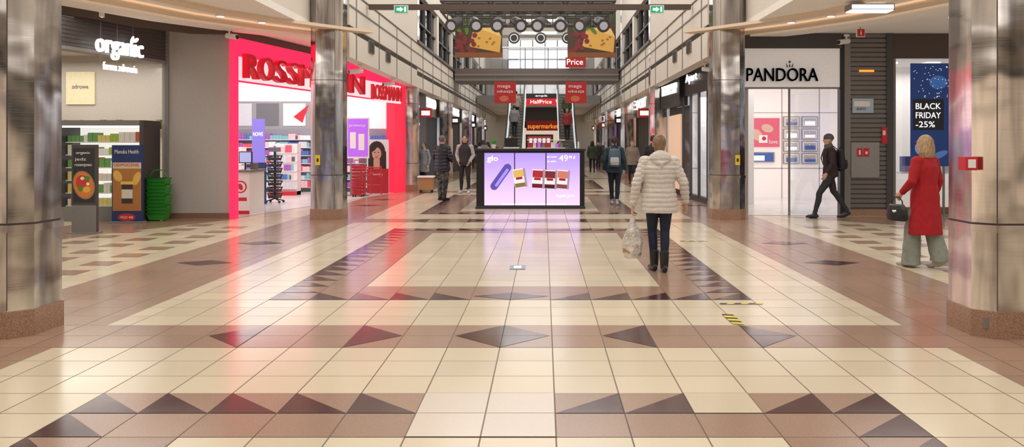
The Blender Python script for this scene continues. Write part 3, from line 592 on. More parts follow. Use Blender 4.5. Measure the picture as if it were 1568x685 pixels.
s=MB(); x0=kx(800)*51.6; x1=kx(857)*51.6; s.box(x0,x1,51.4,51.6,3.98,4.38,EM('halfprice_red',(.6,.015,.02),.7)); s.text('HalfPrice',(x0+.5,51.4,4.07),X1,x1-x0-1.0,.22,whiteglow,.02,.01); s.box(x0,x1,51.4,51.6,4.38,4.68,black); s.text('empik',(x0+.8,51.4,4.45),X1,.75,.16,whiteglow,.02,.01)
s.flat((x0,51.4,0),X1,[(.1,4.28),(.25,4.28),(.175,4.08)],whiteglow,.01); s.flat((x1-.35,51.4,0),X1,[(.1,4.28),(.25,4.28),(.175,4.08)],whiteglow,.01); s.build('shop_direction_sign')
s=MB(); x0=kx(806)*58; x1=kx(857)*58; s.box(x0,x1,58,58.2,zz(200,58),zz(189,58)+.2,EM('dark_red_sign',(.25,.02,.01),.3)); s.text('supermarket',(x0+.1,58,zz(199,58)),X1,x1-x0-.2,.42,orangeglow,.03,.01); s.box(x0-.2,x1+.2,58.05,58.15,zz(189,58)+.2,4.12,dgrey); s.build('supermarket_sign')
for xa,xb in ((757,790),(866,898)):
    s=MB(); D4=38.9; z0,z1=zz(158,D4),zz(125,D4); s.box(kx(xa)*D4,kx(xb)*D4,D4,D4+.03,z0,z1,EM('banner_red',(.42,.015,.015),.35)); x0=kx(xa)*D4
    s.text('mega',(x0+.15,D4,zz(136,D4)),X1,.6,.16,white,.01,.01); s.text('okazja',(x0+.12,D4,zz(143,D4)),X1,.75,.16,white,.01,.01); s.ell((x0,D4,0),X1,.45,zz(151,D4),.22,.14,EM('banner_hand',(.5,.12,.06),.4),.008)
    for xq in (x0+.05,kx(xb)*D4-.05): s.cyl((xq,D4+.015,z1),(xq,D4+.015,4.75),.01,.01,mgrey,6)
    s.build('hanging_banner')
s=MB(); D5=38.9; s.box(kx(866)*D5,kx(897)*D5,D5,D5+.03,5.15,5.62,EM('banner_red',(.5,.02,.02),.45)); s.text('Price',(kx(868)*D5,D5,5.28),X1,.75,.26,whiteglow,.01,.01); s.build('price_banner')
def foodbanner(px0,px1,seed):
    random.seed(seed); s=MB(); D=30.0; x0=kx(px0)*D; w_=(px1-px0)*D/F_PX; z0=zz(88,D); h=(88-12)*D/F_PX; s.box(x0,x0+w_,D,D+.03,z0,z0+h,M('banner_dark',(.07,.035,.015),.4)); o=(x0,D,z0)
    s.rect(o,X1,0,w_,h*.72,h,EM('banner_green',(.04,.07,.02),.35),.004)
    s.flat(o,X1,[(w_*.3,h*.22),(w_*.95,h*.1),(w_*.98,h*.42),(w_*.4,h*.62)],EM('cheese',(.62,.34,.07),.5),.01)
    s.flat(o,X1,[(w_*.4,h*.62),(w_*.98,h*.42),(w_*.9,h*.58),(w_*.55,h*.7)],EM('cheese_top',(.72,.48,.16),.5),.01)
    for i in range(6): s.ell(o,X1,w_*random.uniform(.45,.9),h*random.uniform(.22,.42),.05,.04,EM('cheese_hole',(.35,.15,.02),.4),.014)
    for i in range(16): s.ell(o,X1,w_*random.uniform(.04,.42),h*random.uniform(.12,.5),.09,.09,EM('grape',(.22,.025,.03),.35),.012+i*.001)
    for i in range(7): s.ell(o,X1,w_*random.uniform(.03,.55),h*random.uniform(.5,.8),.18,.07,EM('leaf',(.08,.2,.02),.4),.03+i*.001,random.uniform(0,3))
    s.rect(o,X1,0,w_,0,h*.1,EM('banner_brown',(.25,.08,.02),.35),.04)
    for a in (.08,w_-.08): s.cyl((x0+a,D+.015,z0+h),(x0+a,D+.015,9.4),.008,.008,mgrey,6)
    s.build('hanging_food_banner')
foodbanner(697,769,1); foodbanner(869,943,2)
tr=empty('stage_lighting_truss',(0,0,0)); s=MB(); D=22.0; xa=kx(675)*D; xb=kx(942)*D; tm=M('truss_metal',(.10,.095,.09),.4,.6)
for y in (D,D+.35,D+2.6,D+2.95):
    for z in (5.10,5.36): s.cyl((xa,y,z),(xb,y,z),.035,.035,tm,8)
n=14
for yb in (D,D+2.6):
    for i in range(n):
        x0=xa+(xb-xa)*i/n; x1=xa+(xb-xa)*(i+1)/n
        for y in (yb,yb+.35): s.cyl((x0,y,5.10 if i%2 else 5.36),(x1,y,5.36 if i%2 else 5.10),.02,.02,tm,6)
        s.cyl((x0,yb,5.10),(x1,yb+.35,5.10),.014,.014,tm,6)
for x in (xa,xb):
    for z in (5.10,5.36):
        s.cyl((x,D,z),(x,D+2.95,z),.035,.035,tm,8)
    for y in (D+.1,D+2.8): s.cyl((x,y,5.36),(x,y,9.4),.008,.008,dgrey,6)
s.build('truss_frame',tr)
lens=EM('lamp_lens',(.55,.56,.6),.3)
for i,px in enumerate((697,727,762,793,826,858,893,920)):
    s=MB(); x=kx(px)*D; y=D; s.cyl((x,y,5.08),(x,y,4.98),.02,.02,black,6)
    r=.17
    for sg in (-1,1): s.box(*sorted((x+sg*(r+.02),x+sg*(r+.04))),y-.02,y+.02,4.70,4.99,black)
    s.box(x-r-.04,x+r+.04,y-.02,y+.02,4.98,5.0,black)
    tilt=(-.08,.05,.0,.08,-.05,0,-.1,.06)[i]
    a=Vector((x-tilt,y+.28,4.86)); b=Vector((x+tilt,y-.18,4.68)); d=(b-a).normalized()
    s.cyl(a,b,.13,r,black if i%2 else dgrey,18); s.cyl(b,b+d*.012,r+.008,r+.008,dgrey,18); s.cyl(b+d*.012,b+d*.018,.11,.11,lens,18); s.cyl(a,a-d*.08,.08,.05,black,12)
    s.build('spotlight_can',tr)
s=MB(); s.box(XL+.05,XR-.05,20,20.15,4.82,4.94,brownbeam); s.build('cross_beam')
for px in (614,1006):
    s=MB(); D=19.9; x=kx(px)*D; s.box(x-.17,x+.17,D,D+.04,4.70,4.90,white); s.box(x-.15,x+.15,D-.006,D,4.72,4.88,EM('exit_green',(.01,.32,.14),.8)); s.flat((x,D-.006,0),X1,[(-.1,4.77),(-.02,4.77),(-.02,4.74),(.06,4.80),(-.02,4.86),(-.02,4.83),(-.1,4.83)],whiteglow,.004); s.rect((x,D-.006,0),X1,.08,.12,4.74,4.86,whiteglow,.004); s.cyl((x,D+.02,4.9),(x,D+.1,4.9),.01,.01,white,6); s.build('exit_sign')
def escalator(x0,x1):
    s=MB(); ya,yb,zt=41.5,50.5,4.6; n=26; st=M('escalator_step',(.15,.15,.16),.4,.5)
    s.box(x0,x1,ya-1.2,ya,0,.04,chrome)
    for i in range(n): 
        y=ya+(yb-ya)*i/n; z=zt*(i+1)/n; s.box(x0+.12,x1-.12,y,y+(yb-ya)/n+.02,z-.35 if z>.35 else 0.0,z,st); s.box(x0+.12,x1-.12,y-.003,y,z-.02,z,M('yellow_edge',(.6,.5,.1),.5))
    for xx in (x0,x1-.1):
        s.add([(xx,ya-1,0),(xx+.1,ya-1,0),(xx+.1,yb+1,zt-.4),(xx,yb+1,zt-.4),(xx,ya-1,.35),(xx+.1,ya-1,.35),(xx+.1,ya,.4),(xx,ya,.4),(xx,yb,zt+.3),(xx+.1,yb,zt+.3),(xx+.1,yb+1.4,zt+.3),(xx,yb+1.4,zt+.3)],
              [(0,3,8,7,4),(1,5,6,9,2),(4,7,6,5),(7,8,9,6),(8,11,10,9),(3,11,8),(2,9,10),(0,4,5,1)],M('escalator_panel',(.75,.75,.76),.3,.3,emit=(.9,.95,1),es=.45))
        xm=xx+.05; pts=[(ya-1.1,.95),(ya,1.0),(yb,zt+.95),(yb+1.4,zt+.95)]
        for (y0,z0),(y1,z1) in zip(pts,pts[1:]): s.cyl((xm,y0,z0),(xm,y1,z1),.045,.045,black,8)
        s.add([(xm,ya-1,.35),(xm,ya,.4),(xm,yb,zt+.3),(xm,yb,zt+.93),(xm,ya,.98),(xm,ya-1,.93)],[(0,1,4,5),(1,2,3,4)],gls)
    return s.build('escalator')
escalator(-2.05,-1.1); escalator(.77,1.72)
# ---------------------------------------------------------------- kiosk
K0,K1,KY=-1.66,.995,20.5
k=empty('illuminated_sales_kiosk',(0,0,0)); s=MB()
s.box(K0,K1,KY,KY+.4,0,1.42,black); s.box(K0,K0+.35,KY+.4,KY+2.6,0,1.1,black); s.box(K1-.35,K1,KY+.4,KY+2.6,0,1.1,black); s.box(K0+.35,K1-.35,KY+2.25,KY+2.6,0,1.1,black)
s.box(K0-.03,K1+.03,KY-.04,KY+.45,1.42,1.48,M('counter_dark',(.03,.03,.035),.25)); s.box(K0-.02,K1+.02,KY-.02,KY+.02,0,.06,M('counter_dark'))
s.build('counter_body',k,bevel=.006)
s=MB(); xs=[kx(741)*KY,kx(788)*KY,kx(836)*KY,kx(888.5)*KY]; zb,zt=.085,1.37
def screen_mat():
    m=bpy.data.materials.new('kiosk_screen'); m.use_nodes=True; nt=m.node_tree; b=nt.nodes['Principled BSDF']; g=nt.nodes.new('ShaderNodeTexCoord'); sp=nt.nodes.new('ShaderNodeSeparateXYZ'); nt.links.new(g.outputs['Object'],sp.inputs[0])
    mr=nt.nodes.new('ShaderNodeMapRange'); mr.inputs['From Max'].default_value=1.4; nt.links.new(sp.outputs['Z'],mr.inputs['Value'])
    r=nt.nodes.new('ShaderNodeValToRGB'); e=r.color_ramp.elements; e[0].color=(.95,.68,.95,1); e[1].color=(.42,.27,.92,1); q=e.new(.45); q.color=(.72,.50,1,1); nt.links.new(mr.outputs[0],r.inputs[0]); nt.links.new(r.outputs[0],b.inputs['Emission Color']); b.inputs['Emission Strength'].default_value=1.15; b.inputs['Base Color'].default_value=(.05,.05,.05,1); b.inputs['Roughness'].default_value=.2
    return m
sm=screen_mat()
for i in range(3): s.box(xs[i]+.012,xs[i+1]-.012,KY-.02,KY+.01,zb,zt,sm)
s.build('display_panels',k)
s=MB(); Y=KY-.02
def kp(px,py): return (kx(px)*KY,zz(py,KY))
wt=EM('print_white',(1,1,1),1.4)
def kt(px,py,t,w,h): x,z=kp(px,py); s.text(t,(x,Y,z),X1,w,h,wt,.003,.004)
kt(746,249,'glo',.26,.17); kt(746.4,249.2,'glo',.26,.17); kt(856,247,'49',.22,.15); kt(871,243,'99 zl',.15,.07); kt(838,242,'glo starter',.24,.05); kt(838,249,'za tylko',.22,.05); kt(852,303,'hyper pro',.42,.09); kt(768,314,'Wyroby tytoniowe szkodza zdrowiu. Produkt dla osob pelnoletnich',1.6,.035)
def rotrect(px,py,w,h,rot,m,lift,dx=0,dy=0):
    cx,cz=kp(px,py); c,sn=math.cos(rot),math.sin(rot); cx,cz=cx+dx*c-dy*sn,cz+dx*sn+dy*c; s.flat((0,Y,0),X1,[(cx+a*w/2*c-b*h/2*sn,cz+a*w/2*sn+b*h/2*c) for a,b in ((-1,-1),(1,-1),(1,1),(-1,1))],m,lift)
dev=EM('device_purple',(.10,.07,.38),.8); devl=EM('device_light',(.32,.26,.85),.9)
cx,cz=kp(767,271); R=-.62; 
for m,w_,h_,lf_,dx in ((dev,.19,.56,.006,0),(devl,.07,.46,.011,.03)):
    rotrect(767,271,w_,h_,R,m,lf_,dx,0)
    for sg in (-1,1): s.ell((0,Y,0),X1,cx+dx*math.cos(R)-sg*h_/2*math.sin(R),cz+dx*math.sin(R)+sg*h_/2*math.cos(R),w_/2,w_/2,m,lf_+.001)
pw_=EM('pack_white',(.85,.8,.85),.75)
for px,py,c,rt in ((795,273,(.75,.5,.12),.15),(823,274,(.42,.02,.03),-.05),(842,275,(.2,.015,.03),-.05),(861,275,(.65,.2,.16),-.08)):
    m=EM('pack_%d'%px,c,.65); rotrect(px,py,.27,.46,rt,pw_,.007); rotrect(px,py,.25,.17,rt,m,.009,0,.12); rotrect(px,py,.25,.1,rt,EM('pack_dk_%d'%px,tuple(q*.35 for q in c),.6),.009,0,-.17); rotrect(px,py,.16,.06,rt,red,.010,0,.0); rotrect(px,py,.05,.46,rt,EM('pack_side',(.4,.3,.4),.6),.008,.15,0)
s.build('display_artwork',k)
s=MB(); zt=1.48
s.box(-1.0,-.62,KY+.08,KY+.35,zt,zt+.03,white); s.box(-.97,-.65,KY+.2,KY+.23,zt+.04,zt+.26,black); s.box(-.84,-.78,KY+.21,KY+.24,zt+.02,zt+.05,black); s.build('till_monitor',k)
s=MB(); s.box(-.42,.52,KY+.05,KY+.38,zt,zt+.02,white); s.box(-.42,.52,KY+.36,KY+.38,zt,zt+.2,gls); s.box(-.42,.52,KY+.05,KY+.38,zt+.2,zt+.22,white)
for i in range(8): s.box(-.38+i*.11,-.31+i*.11,KY+.12,KY+.25,zt+.02,zt+.12+.02*(i%3),[red,white,pur,mgrey][i%4])
s.build('product_display',k)
s=MB(); s.cyl((-1.25,KY+.2,zt),(-1.25,KY+.2,zt+.1),.05,.06,white); 
for i in range(11): a=i*.7; s.cyl((-1.25,KY+.2,zt+.1),(-1.25+.1*math.cos(a),KY+.2+.1*math.sin(a),zt+.2+.03*(i%3)),.014,.003,grn,5)
s.build('potted_plant',k)
s=MB(); s.box(.62,.75,KY+.12,KY+.3,zt,zt+.12,dgrey); s.box(-1.55,-1.4,KY+.1,KY+.25,zt,zt+.09,mgrey); s.cyl((.85,KY+.2,zt),(.85,KY+.2,zt+.17),.03,.02,white); s.build('card_terminal',k)
s=MB(); s.box(-.5,.25,KY+2.3,KY+2.55,1.1,1.85,black); s.box(-.45,.2,KY+2.28,KY+2.3,1.2,1.8,EM('shelf_red',(.35,.05,.05),.5)); 
for i in range(5): s.box(-.4+i*.12,-.32+i*.12,KY+2.26,KY+2.28,1.62,1.74,softglow)
s.build('back_display',k)

# ---------------------------------------------------------------- people
class Fig:
    def __init__(s): s.v=[];s.f=[];s.m=[]
    def tube(s,pts,rad,mat,ref=(0,1,0),n=16):
        pts=[Vector(p) for p in pts]; base=len(s.v); ref=Vector(ref); N=len(pts)
        for i,p in enumerate(pts):
            t=(pts[min(i+1,N-1)]-pts[max(i-1,0)]).normalized(); sd=t.cross(ref)
            if sd.length<1e-4: sd=t.orthogonal()
            sd.normalize(); rf=sd.cross(t).normalized(); r=rad[i]; ra,rb=(r,r) if isinstance(r,(int,float)) else r
            for k in range(n):
                a=2*math.pi*k/n; s.v.append(tuple(p+sd*(ra*math.cos(a))+rf*(rb*math.sin(a))))
        fs=[]
        for i in range(N-1):
            for k in range(n): fs.append((base+i*n+k,base+i*n+(k+1)%n,base+(i+1)*n+(k+1)%n,base+(i+1)*n+k))
        s.v.append(tuple(pts[0])); s.v.append(tuple(pts[-1])); e=len(s.v)
        for k in range(n): fs.append((e-2,base+(k+1)%n,base+k)); fs.append((e-1,base+(N-1)*n+k,base+(N-1)*n+(k+1)%n))
        s.f+=fs; s.m+=[mat]*len(fs)
    def ell(s,c,r,mat,n=16,k=10):
        base=len(s.v); c=Vector(c); vs=[];fs=[]
        for j in range(1,k):
            th=math.pi*j/k
            for i in range(n):
                a=2*math.pi*i/n; vs.append(Vector((r[0]*math.sin(th)*math.cos(a),r[1]*math.sin(th)*math.sin(a),r[2]*math.cos(th))))
        vs+= [Vector((0,0,r[2])),Vector((0,0,-r[2]))]
        for j in range(k-2):
            for i in range(n): fs.append((base+j*n+i,base+(j+1)*n+i,base+(j+1)*n+(i+1)%n,base+j*n+(i+1)%n))
        t=base+len(vs)
        for i in range(n): fs.append((t-2,base+i,base+(i+1)%n)); fs.append((t-1,base+(k-2)*n+(i+1)%n,base+(k-2)*n+i))
        s.v+=[tuple(v+c) for v in vs]; s.f+=fs; s.m+=[mat]*len(fs)
    def remesh(s,vox,smooth=2):
        me=bpy.data.meshes.new('src'); me.from_pydata(s.v,[],s.f); ob=bpy.data.objects.new('src',me); scene.collection.objects.link(ob)
        r=ob.modifiers.new('r','REMESH'); r.mode='VOXEL'; r.voxel_size=vox
        if smooth: q=ob.modifiers.new('s','SMOOTH'); q.factor=.5; q.iterations=smooth
        dg=bpy.context.evaluated_depsgraph_get(); dg.update(); out=bpy.data.meshes.new_from_object(ob.evaluated_get(dg))
        bvh=BVHTree.FromPolygons([Vector(v) for v in s.v],s.f); V=[v.co.copy() for v in out.vertices]; Fs=[];Ms=[]
        nor=[v.normal.copy() for v in out.vertices]
        for p in out.polygons:
            Fs.append(tuple(p.vertices)); c=p.center; h=bvh.find_nearest(c); Ms.append(s.m[h[2]] if h[2] is not None else s.m[0])
        bpy.data.objects.remove(ob); bpy.data.meshes.remove(me); bpy.data.meshes.remove(out)
        return V,nor,Fs,Ms
def hand(H,w,d,pn,thumb,mat,curl=.35,sc=1.0):
    w=Vector(w); d=Vector(d).normalized(); pn=Vector(pn); pn=(pn-d*pn.dot(d)).normalized(); th=Vector(thumb); th=(th-d*th.dot(d)-pn*th.dot(pn)).normalized()
    H.tube([w-d*.03,w,w+d*.03*sc,w+d*.06*sc,w+d*.09*sc],[(.026,.02),(.027,.019),(.036,.017),(.042,.015),(.038,.012)],mat,ref=pn)
    for i,L in enumerate((.068,.078,.073,.056)):
        b=w+d*(.082*sc)+th*(.031-.0205*i); pts=[b-d*.02,b]; ang=0; p=b
        for q in range(3):
            ang+=curl*(1.0 if q else .6); dd=d*math.cos(ang)+pn*math.sin(ang); p=p+dd*(L*(.42,.32,.26)[q]); pts.append(p)
        H.tube(pts,[.009,.0092,.0085,.008,.0065],mat,n=8)
    b=w+d*.025+th*.025; p1=b+(d*.7+th*.65+pn*.25).normalized()*.04; p2=p1+(d*.85+th*.25+pn*.45).normalized()*.03
    H.tube([b-d*.01,b,p1,p2],[.012,.0125,.0105,.008],mat,n=8)
SK=M('skin',(.58,.34,.25),.55,var=.06)
def person(name,x,y,h,heading,o,z0=0,vox=.012):
    F=Fig();H=Fig(); g=o.get; jk=g('jacket'); pt=g('pants'); sh=g('shoe',black); hr=g('hair',M('hair_dark',(.04,.025,.02),.7)); B=g('bulk',1.0); shw=g('shw',.165); hem=g('hem',.82); pw=g('pw',1.0); fem=g('fem',False)
    lean=g('lean',0.0)
    st=g('stride',0.); stance=g('stance',.085)
    for sx in (-1,1):
        fy=st*(-sx); back=fy<-.12
        hip=Vector((sx*.088,0,.90)); ank=Vector((sx*stance,fy,.15 if back else .09)); knee=hip.lerp(ank,.48)+Vector((sx*.004,.03+.18*abs(fy)*(1 if not back else .8),-.01))
        calf=knee.lerp(ank,.35)+Vector((0,-.012,0)); mid=hip.lerp(knee,.5)
        if g('wide'):
            F.tube([hip+Vector((0,0,.06)),hip,mid,knee,calf,ank+Vector((0,0,.0)),ank+Vector((0,0,-.055))],[.09,.1,.1,.1,.105,.115,.12],pt)
        else:
            F.tube([hip+Vector((0,0,.06)),hip,mid,knee,calf,knee.lerp(ank,.75),ank],[.08,.095,.083*pw,.062*pw,.06*pw,.048*pw,.045*pw],pt)
        if back: hl=ank+Vector((0,-.06,-.055)); ball=Vector((ank.x+sx*.01,ank.y+.11,.035)); toe=Vector((ank.x+sx*.015,ank.y+.17,.028))
        else: hl=Vector((ank.x,ank.y-.055,.042)); ball=Vector((ank.x+sx*.015,ank.y+.12,.04)); toe=Vector((ank.x+sx*.02,ank.y+.18,.03))
        F.tube([hl+Vector((0,-.02,0)),hl+Vector((0,.01,0)),hl.lerp(ball,.5),ball,toe,toe+Vector((0,.02,-.004))],[(.026,.03),(.036,.042),(.038,.046),(.046,.036),(.036,.026),(.015,.014)],sh,ref=(0,0,1))
        F.tube([ank+Vector((0,0,.05)),ank,ank+Vector((0,0,-.03))],[.044,.046,.042],g('boot',sh))
        if g('boot'): F.tube([ank+Vector((0,0,.17)),ank+Vector((0,0,.08)),ank+Vector((0,0,-.03))],[.062,.058,.05],g('boot'))
    F.ell((0,-.01,.93),(.165,.118,.12),pt)
    L=lambda z:Vector((0,lean*(z-.9),z))
    rings=[]
    if hem<.6: rings=[(hem,.215*B,.18*B),((hem+.85)/2,.205*B,.165*B)]
    rings+= [(max(hem,.80) if hem>=.6 else .82,.190*B,.148*B),(.95,.185*B,.142*B),(1.08,.165*B if fem else .172*B,.125*B),(1.2,.175*B,.13*B),(1.3,.185*B,.128*B),(1.375,.17*B,.105),(1.42,.115,.08),(1.455,.068,.065)]
    if .6<=hem<.8: rings=[(hem,.20*B,.158*B)]+[(.86,.195*B,.15*B)]+rings[1:]
    F.tube([L(z) for z,_,_ in rings],[(a,b) for _,a,b in rings],jk)
    arms=g('arms',{})
    for sx,kk in ((-1,'L'),(1,'R')):
        S=Vector((sx*shw,0,1.375))+Vector((0,lean*.47,0)); E,Wd=arms.get(kk,((sx*(shw+.075),-.03,1.11),(sx*(shw+.085),.06,.87))); E=Vector(E); Wr=Vector(Wd)
        sl=g('sleeve',jk); F.ell(S,(.068*B,.068*B,.062*B),sl)
        F.tube([S+Vector((-sx*.05,0,.01)),S,S.lerp(E,.5),E,E.lerp(Wr,.5),Wr],[.055*B,.065*B,.058*B,.052*B,.047*B,.036*B],sl)
        d=(Wr-E).normalized(); cu=g('curl',{}).get(kk,.35); hand(H,Wr+d*.015,d,(-sx,.15,0),(0,1,.2),SK,cu,1.05)
    hy=lean*.6
    F.tube([L(1.40),L(1.46),(0,hy+.01,1.52)],[.06,.054,.054],g('scarf',SK))
    hc=Vector((0,hy+.012,1.59)); 
    F.ell(hc+Vector((0,0,.012)),(.076,.094,.1),SK); F.ell(hc+Vector((0,.022,-.055)),(.055,.066,.06),SK); 
    F.tube([hc+Vector((0,.085,.02)),hc+Vector((0,.11,-.02)),hc+Vector((0,.09,-.035))],[.009,.014,.012],SK,n=8)
    for sx in (-1,1):
        F.ell(hc+Vector((sx*.078,-.002,-.005)),(.011,.02,.03),SK,8,6); H.ell(hc+Vector((sx*.03,.086,.012)),(.013,.01,.008),M('eye_dark',(.02,.015,.01),.3),8,6); H.ell(hc+Vector((sx*.031,.09,.035)),(.02,.008,.005),hr,8,6)
    H.ell(hc+Vector((0,.086,-.06)),(.024,.01,.008),M('lips',(.45,.15,.13),.5),10,6)
    style=g('style','short')
    if style=='beanie':
        F.ell(hc+Vector((0,-.008,.045)),(.089,.105,.085),hr); F.tube([hc+Vector((0,-.01,.02)),hc+Vector((0,-.01,.055))],[(.092,.107),(.09,.106)],hr)
    else:
        F.ell(hc+Vector((0,-.018,.030)),(.086,.098,.098),hr)
        if style=='bun': F.ell(hc+Vector((0,-.06,.095)),(.04,.035,.03),hr); F.ell(hc+Vector((0,-.04,-.03)),(.072,.06,.08),hr)
        if style=='bob': F.tube([hc+Vector((0,-.03,.06)),hc+Vector((0,-.04,-.02)),hc+Vector((0,-.045,-.10)),hc+Vector((0,-.05,-.17))],[(.092,.08),(.105,.085),(.12,.08),(.105,.06)],hr)
        if style=='long': F.tube([hc+Vector((0,-.03,.06)),hc+Vector((0,-.055,-.05)),hc+Vector((0,-.09,-.17)),hc+Vector((0,-.11,-.3))],[(.09,.07),(.09,.06),(.09,.04),(.05,.025)],hr)
        if style=='pony': F.tube([hc+Vector((0,-.09,.06)),hc+Vector((0,-.13,.0)),hc+Vector((0,-.13,-.12))],[.025,.032,.015],hr)
    if g('scarf'): F.tube([L(1.42)+Vector((0,.005,0)),L(1.46)+Vector((0,.01,0)),L(1.50)+Vector((0,.015,0))],[(.085,.085),(.092,.092),(.08,.08)],g('scarf'))
    elif g('collar',True): F.tube([L(1.41),L(1.45),L(1.485)],[(.09,.08),(.078,.075),(.07,.07)],jk)
    if g('hood'): 
        F.ell((0,lean*.5-.085,1.42),(.135,.065,.095),jk); F.tube([(-.1,-.02,1.45),(-.06,-.1,1.39),(.0,-.135,1.34),(.06,-.1,1.39),(.1,-.02,1.45)],[.035,.04,.045,.04,.035],jk)
    V,N,Fs,Ms=F.remesh(vox); pitch=g('quilt',0)
    if pitch:
        qs=set()
        for f,m in zip(Fs,Ms):
            if m in (jk,): qs.update(f)
        amp=g('qamp',.014)
        for i in qs:
            v=V[i]; zq=v.z+.010*noise.noise(Vector((v.x*7,v.y*7,v.z*3)))+(.03 if abs(v.x)>.24 else 0); w_=abs(math.sin(math.pi*zq/pitch))**.45; ns=noise.noise(Vector((v.x*18,v.y*18,v.z*26)))*.35
            if v.z<1.44: V[i]=v+N[i]*amp*(w_-.8+ns)
    else:
        for i,v in enumerate(V):
            if v.z<1.42: V[i]=v+N[i]*(.008*noise.noise(Vector((v.x*9,v.y*9,v.z*5)))+.006*noise.noise(Vector((v.x*20,v.y*20,v.z*13))))
    V2,N2,F2,M2=H.remesh(.005 if vox<=.012 else .007,1)
    nb=len(V); V+=V2; Fs+=[tuple(i+nb for i in f) for f in F2]; Ms+=M2
    me=bpy.data.meshes.new('body'); me.from_pydata([tuple(v) for v in V],[],Fs); ml=[]
    for m in Ms:
        if m not in ml: ml.append(m)
    for m in ml: me.materials.append(m)
    ix={m:i for i,m in enumerate(ml)}; me.polygons.foreach_set('material_index',[ix[m] for m in Ms]); me.polygons.foreach_set('use_smooth',[True]*len(Fs)); me.update()
    e=empty(name,(x,y,z0)); e.rotation_euler=(0,0,math.radians(heading)); s_=h/1.70; e.scale=(s_,)*3
    b=bpy.data.objects.new('body',me); scene.collection.objects.link(b); b.parent=e
    if g('backpack'):
        mb=Fig(); bm=g('backpack')
        R=[(.95,.10,.05),(.98,.14,.075),(1.1,.155,.09),(1.25,.15,.085),(1.36,.13,.07),(1.40,.08,.04)]
        yb=-.135*B-.075
        mb.tube([(0,yb+lean*(z-.9),z) for z,_,_ in R],[(a,b2) for _,a,b2 in R],bm)
        mb.tube([(0,yb-.075,1.0),(0,yb-.085,1.08),(0,yb-.08,1.18)],[(.1,.03),(.115,.04),(.1,.025)],g('pocket',bm))
        for sx in (-1,1): mb.tube([(sx*.1,yb+.05,1.34),(sx*.115,-.02,1.455),(sx*.12,.11*B,1.36),(sx*.13,.15*B,1.22),(sx*.15,.10*B,1.08),(sx*.13,yb+.06,1.0)],[(.022,.012)]*6,bm,n=8)
        mb.tube([(-.03,yb+.03,1.40),(0,yb+.02,1.45),(.03,yb+.03,1.40)],[.01]*3,bm,n=8)
        V,N,Fs,Ms=mb.remesh(.01,2); me=bpy.data.meshes.new('backpack'); me.from_pydata([tuple(v) for v in V],[],Fs); ml=[bm]+([g('pocket')] if g('pocket') else [])
        for m in ml: me.materials.append(m)
        me.polygons.foreach_set('material_index',[ml.index(m) for m in Ms]); me.polygons.foreach_set('use_smooth',[True]*len(Fs)); q=bpy.data.objects.new('backpack',me); scene.collection.objects.link(q); q.parent=e
    return e
jeans=M('dark_jeans',(.012,.018,.042),.8,var=.2,scale=60); wj=M('white_puffer_fabric',(.64,.59,.53),.6); cloth_bk=M('black_cloth',(.018,.018,.022),.8,var=.2)
blond=M('hair_blond',(.24,.145,.08),.6,var=.35,scale=60,stretch=(1,1,.2)); blond2=M('hair_light_blond',(.38,.25,.13),.6,var=.4,scale=60,stretch=(1,1,.2)); hgrey=M('hair_grey',(.15,.13,.12),.7)
A=person('woman_in_white_puffer_jacket',1.44,10.45,1.70,3,dict(jacket=wj,pants=jeans,shoe=black,boot=M('boot_leather',(.015,.014,.014),.5),hair=blond,style='bun',bulk=1.2,shw=.18,hem=.74,hood=True,quilt=.058,qamp=.013,stride=.07,stance=.05,fem=True,pw=.95,
  arms={'L':((-.295,-.05,1.10),(-.325,.0,.83)),'R':((.30,-.04,1.11),(.345,.04,.86))},curl={'L':.95,'R':.35}),vox=.008)
def finish(s,name,parent,vox,mats,noise_amp=None,pick=None):
    V,N,Fs,Ms=s.remesh(vox,1)
    if noise_amp: V=[noise_amp(v,n) for v,n in zip(V,N)]
    me=bpy.data.meshes.new(name); me.from_pydata([tuple(v) for v in V],[],Fs)
    for m in mats: me.materials.append(m)
    me.polygons.foreach_set('material_index',[pick(V[f[0]]) if pick else mats.index(m) for f,m in zip(Fs,Ms)]); me.polygons.foreach_set('use_smooth',[True]*len(Fs)); q=bpy.data.objects.new(name,me); scene.collection.objects.link(q); q.parent=parent; return q
s=Fig(); bagm=M('plastic_bag',(.58,.54,.48),.35,var=.25,scale=12,bump=.4); bx,by=-.335,.0
s.tube([(bx,by,.17),(bx,by,.185),(bx,by,.25),(bx,by,.36),(bx,by,.46),(bx,by,.54),(bx,by,.60),(bx,by,.66)],[(.06,.05),(.10,.09),(.125,.11),(.128,.11),(.11,.09),(.08,.06),(.05,.035),(.02,.018)],bagm)
s.tube([(bx-.03,by,.62),(bx-.012,by,.70),(bx+.01,by,.735),(bx+.018,by,.70),(bx+.03,by,.62)],[(.012,.01),(.009,.008),(.009,.008),(.009,.008),(.012,.01)],bagm,n=8)
def bagpick(c):
    t=noise.noise(Vector((c.x*9+3,c.y*9,c.z*9))); return 1 if (t>.35 and c.z<.5) else (2 if (t<-.42 and c.z<.5) else 0)
finish(s,'plastic_shopping_bag',A,.007,[bagm,M('bag_orange_print',(.5,.22,.1),.4),M('bag_green_print',(.22,.30,.14),.4)],lambda v,n: v+n*(.016*noise.noise(Vector((v.x*16,v.y*16,v.z*7)))+.009*noise.noise(v*45)) if v.z<.62 else v,bagpick)
redcoat=M('red_wool',(.38,.008,.014),.85,var=.12,scale=80); sage=M('sage_trousers',(.26,.285,.24),.85,var=.1)
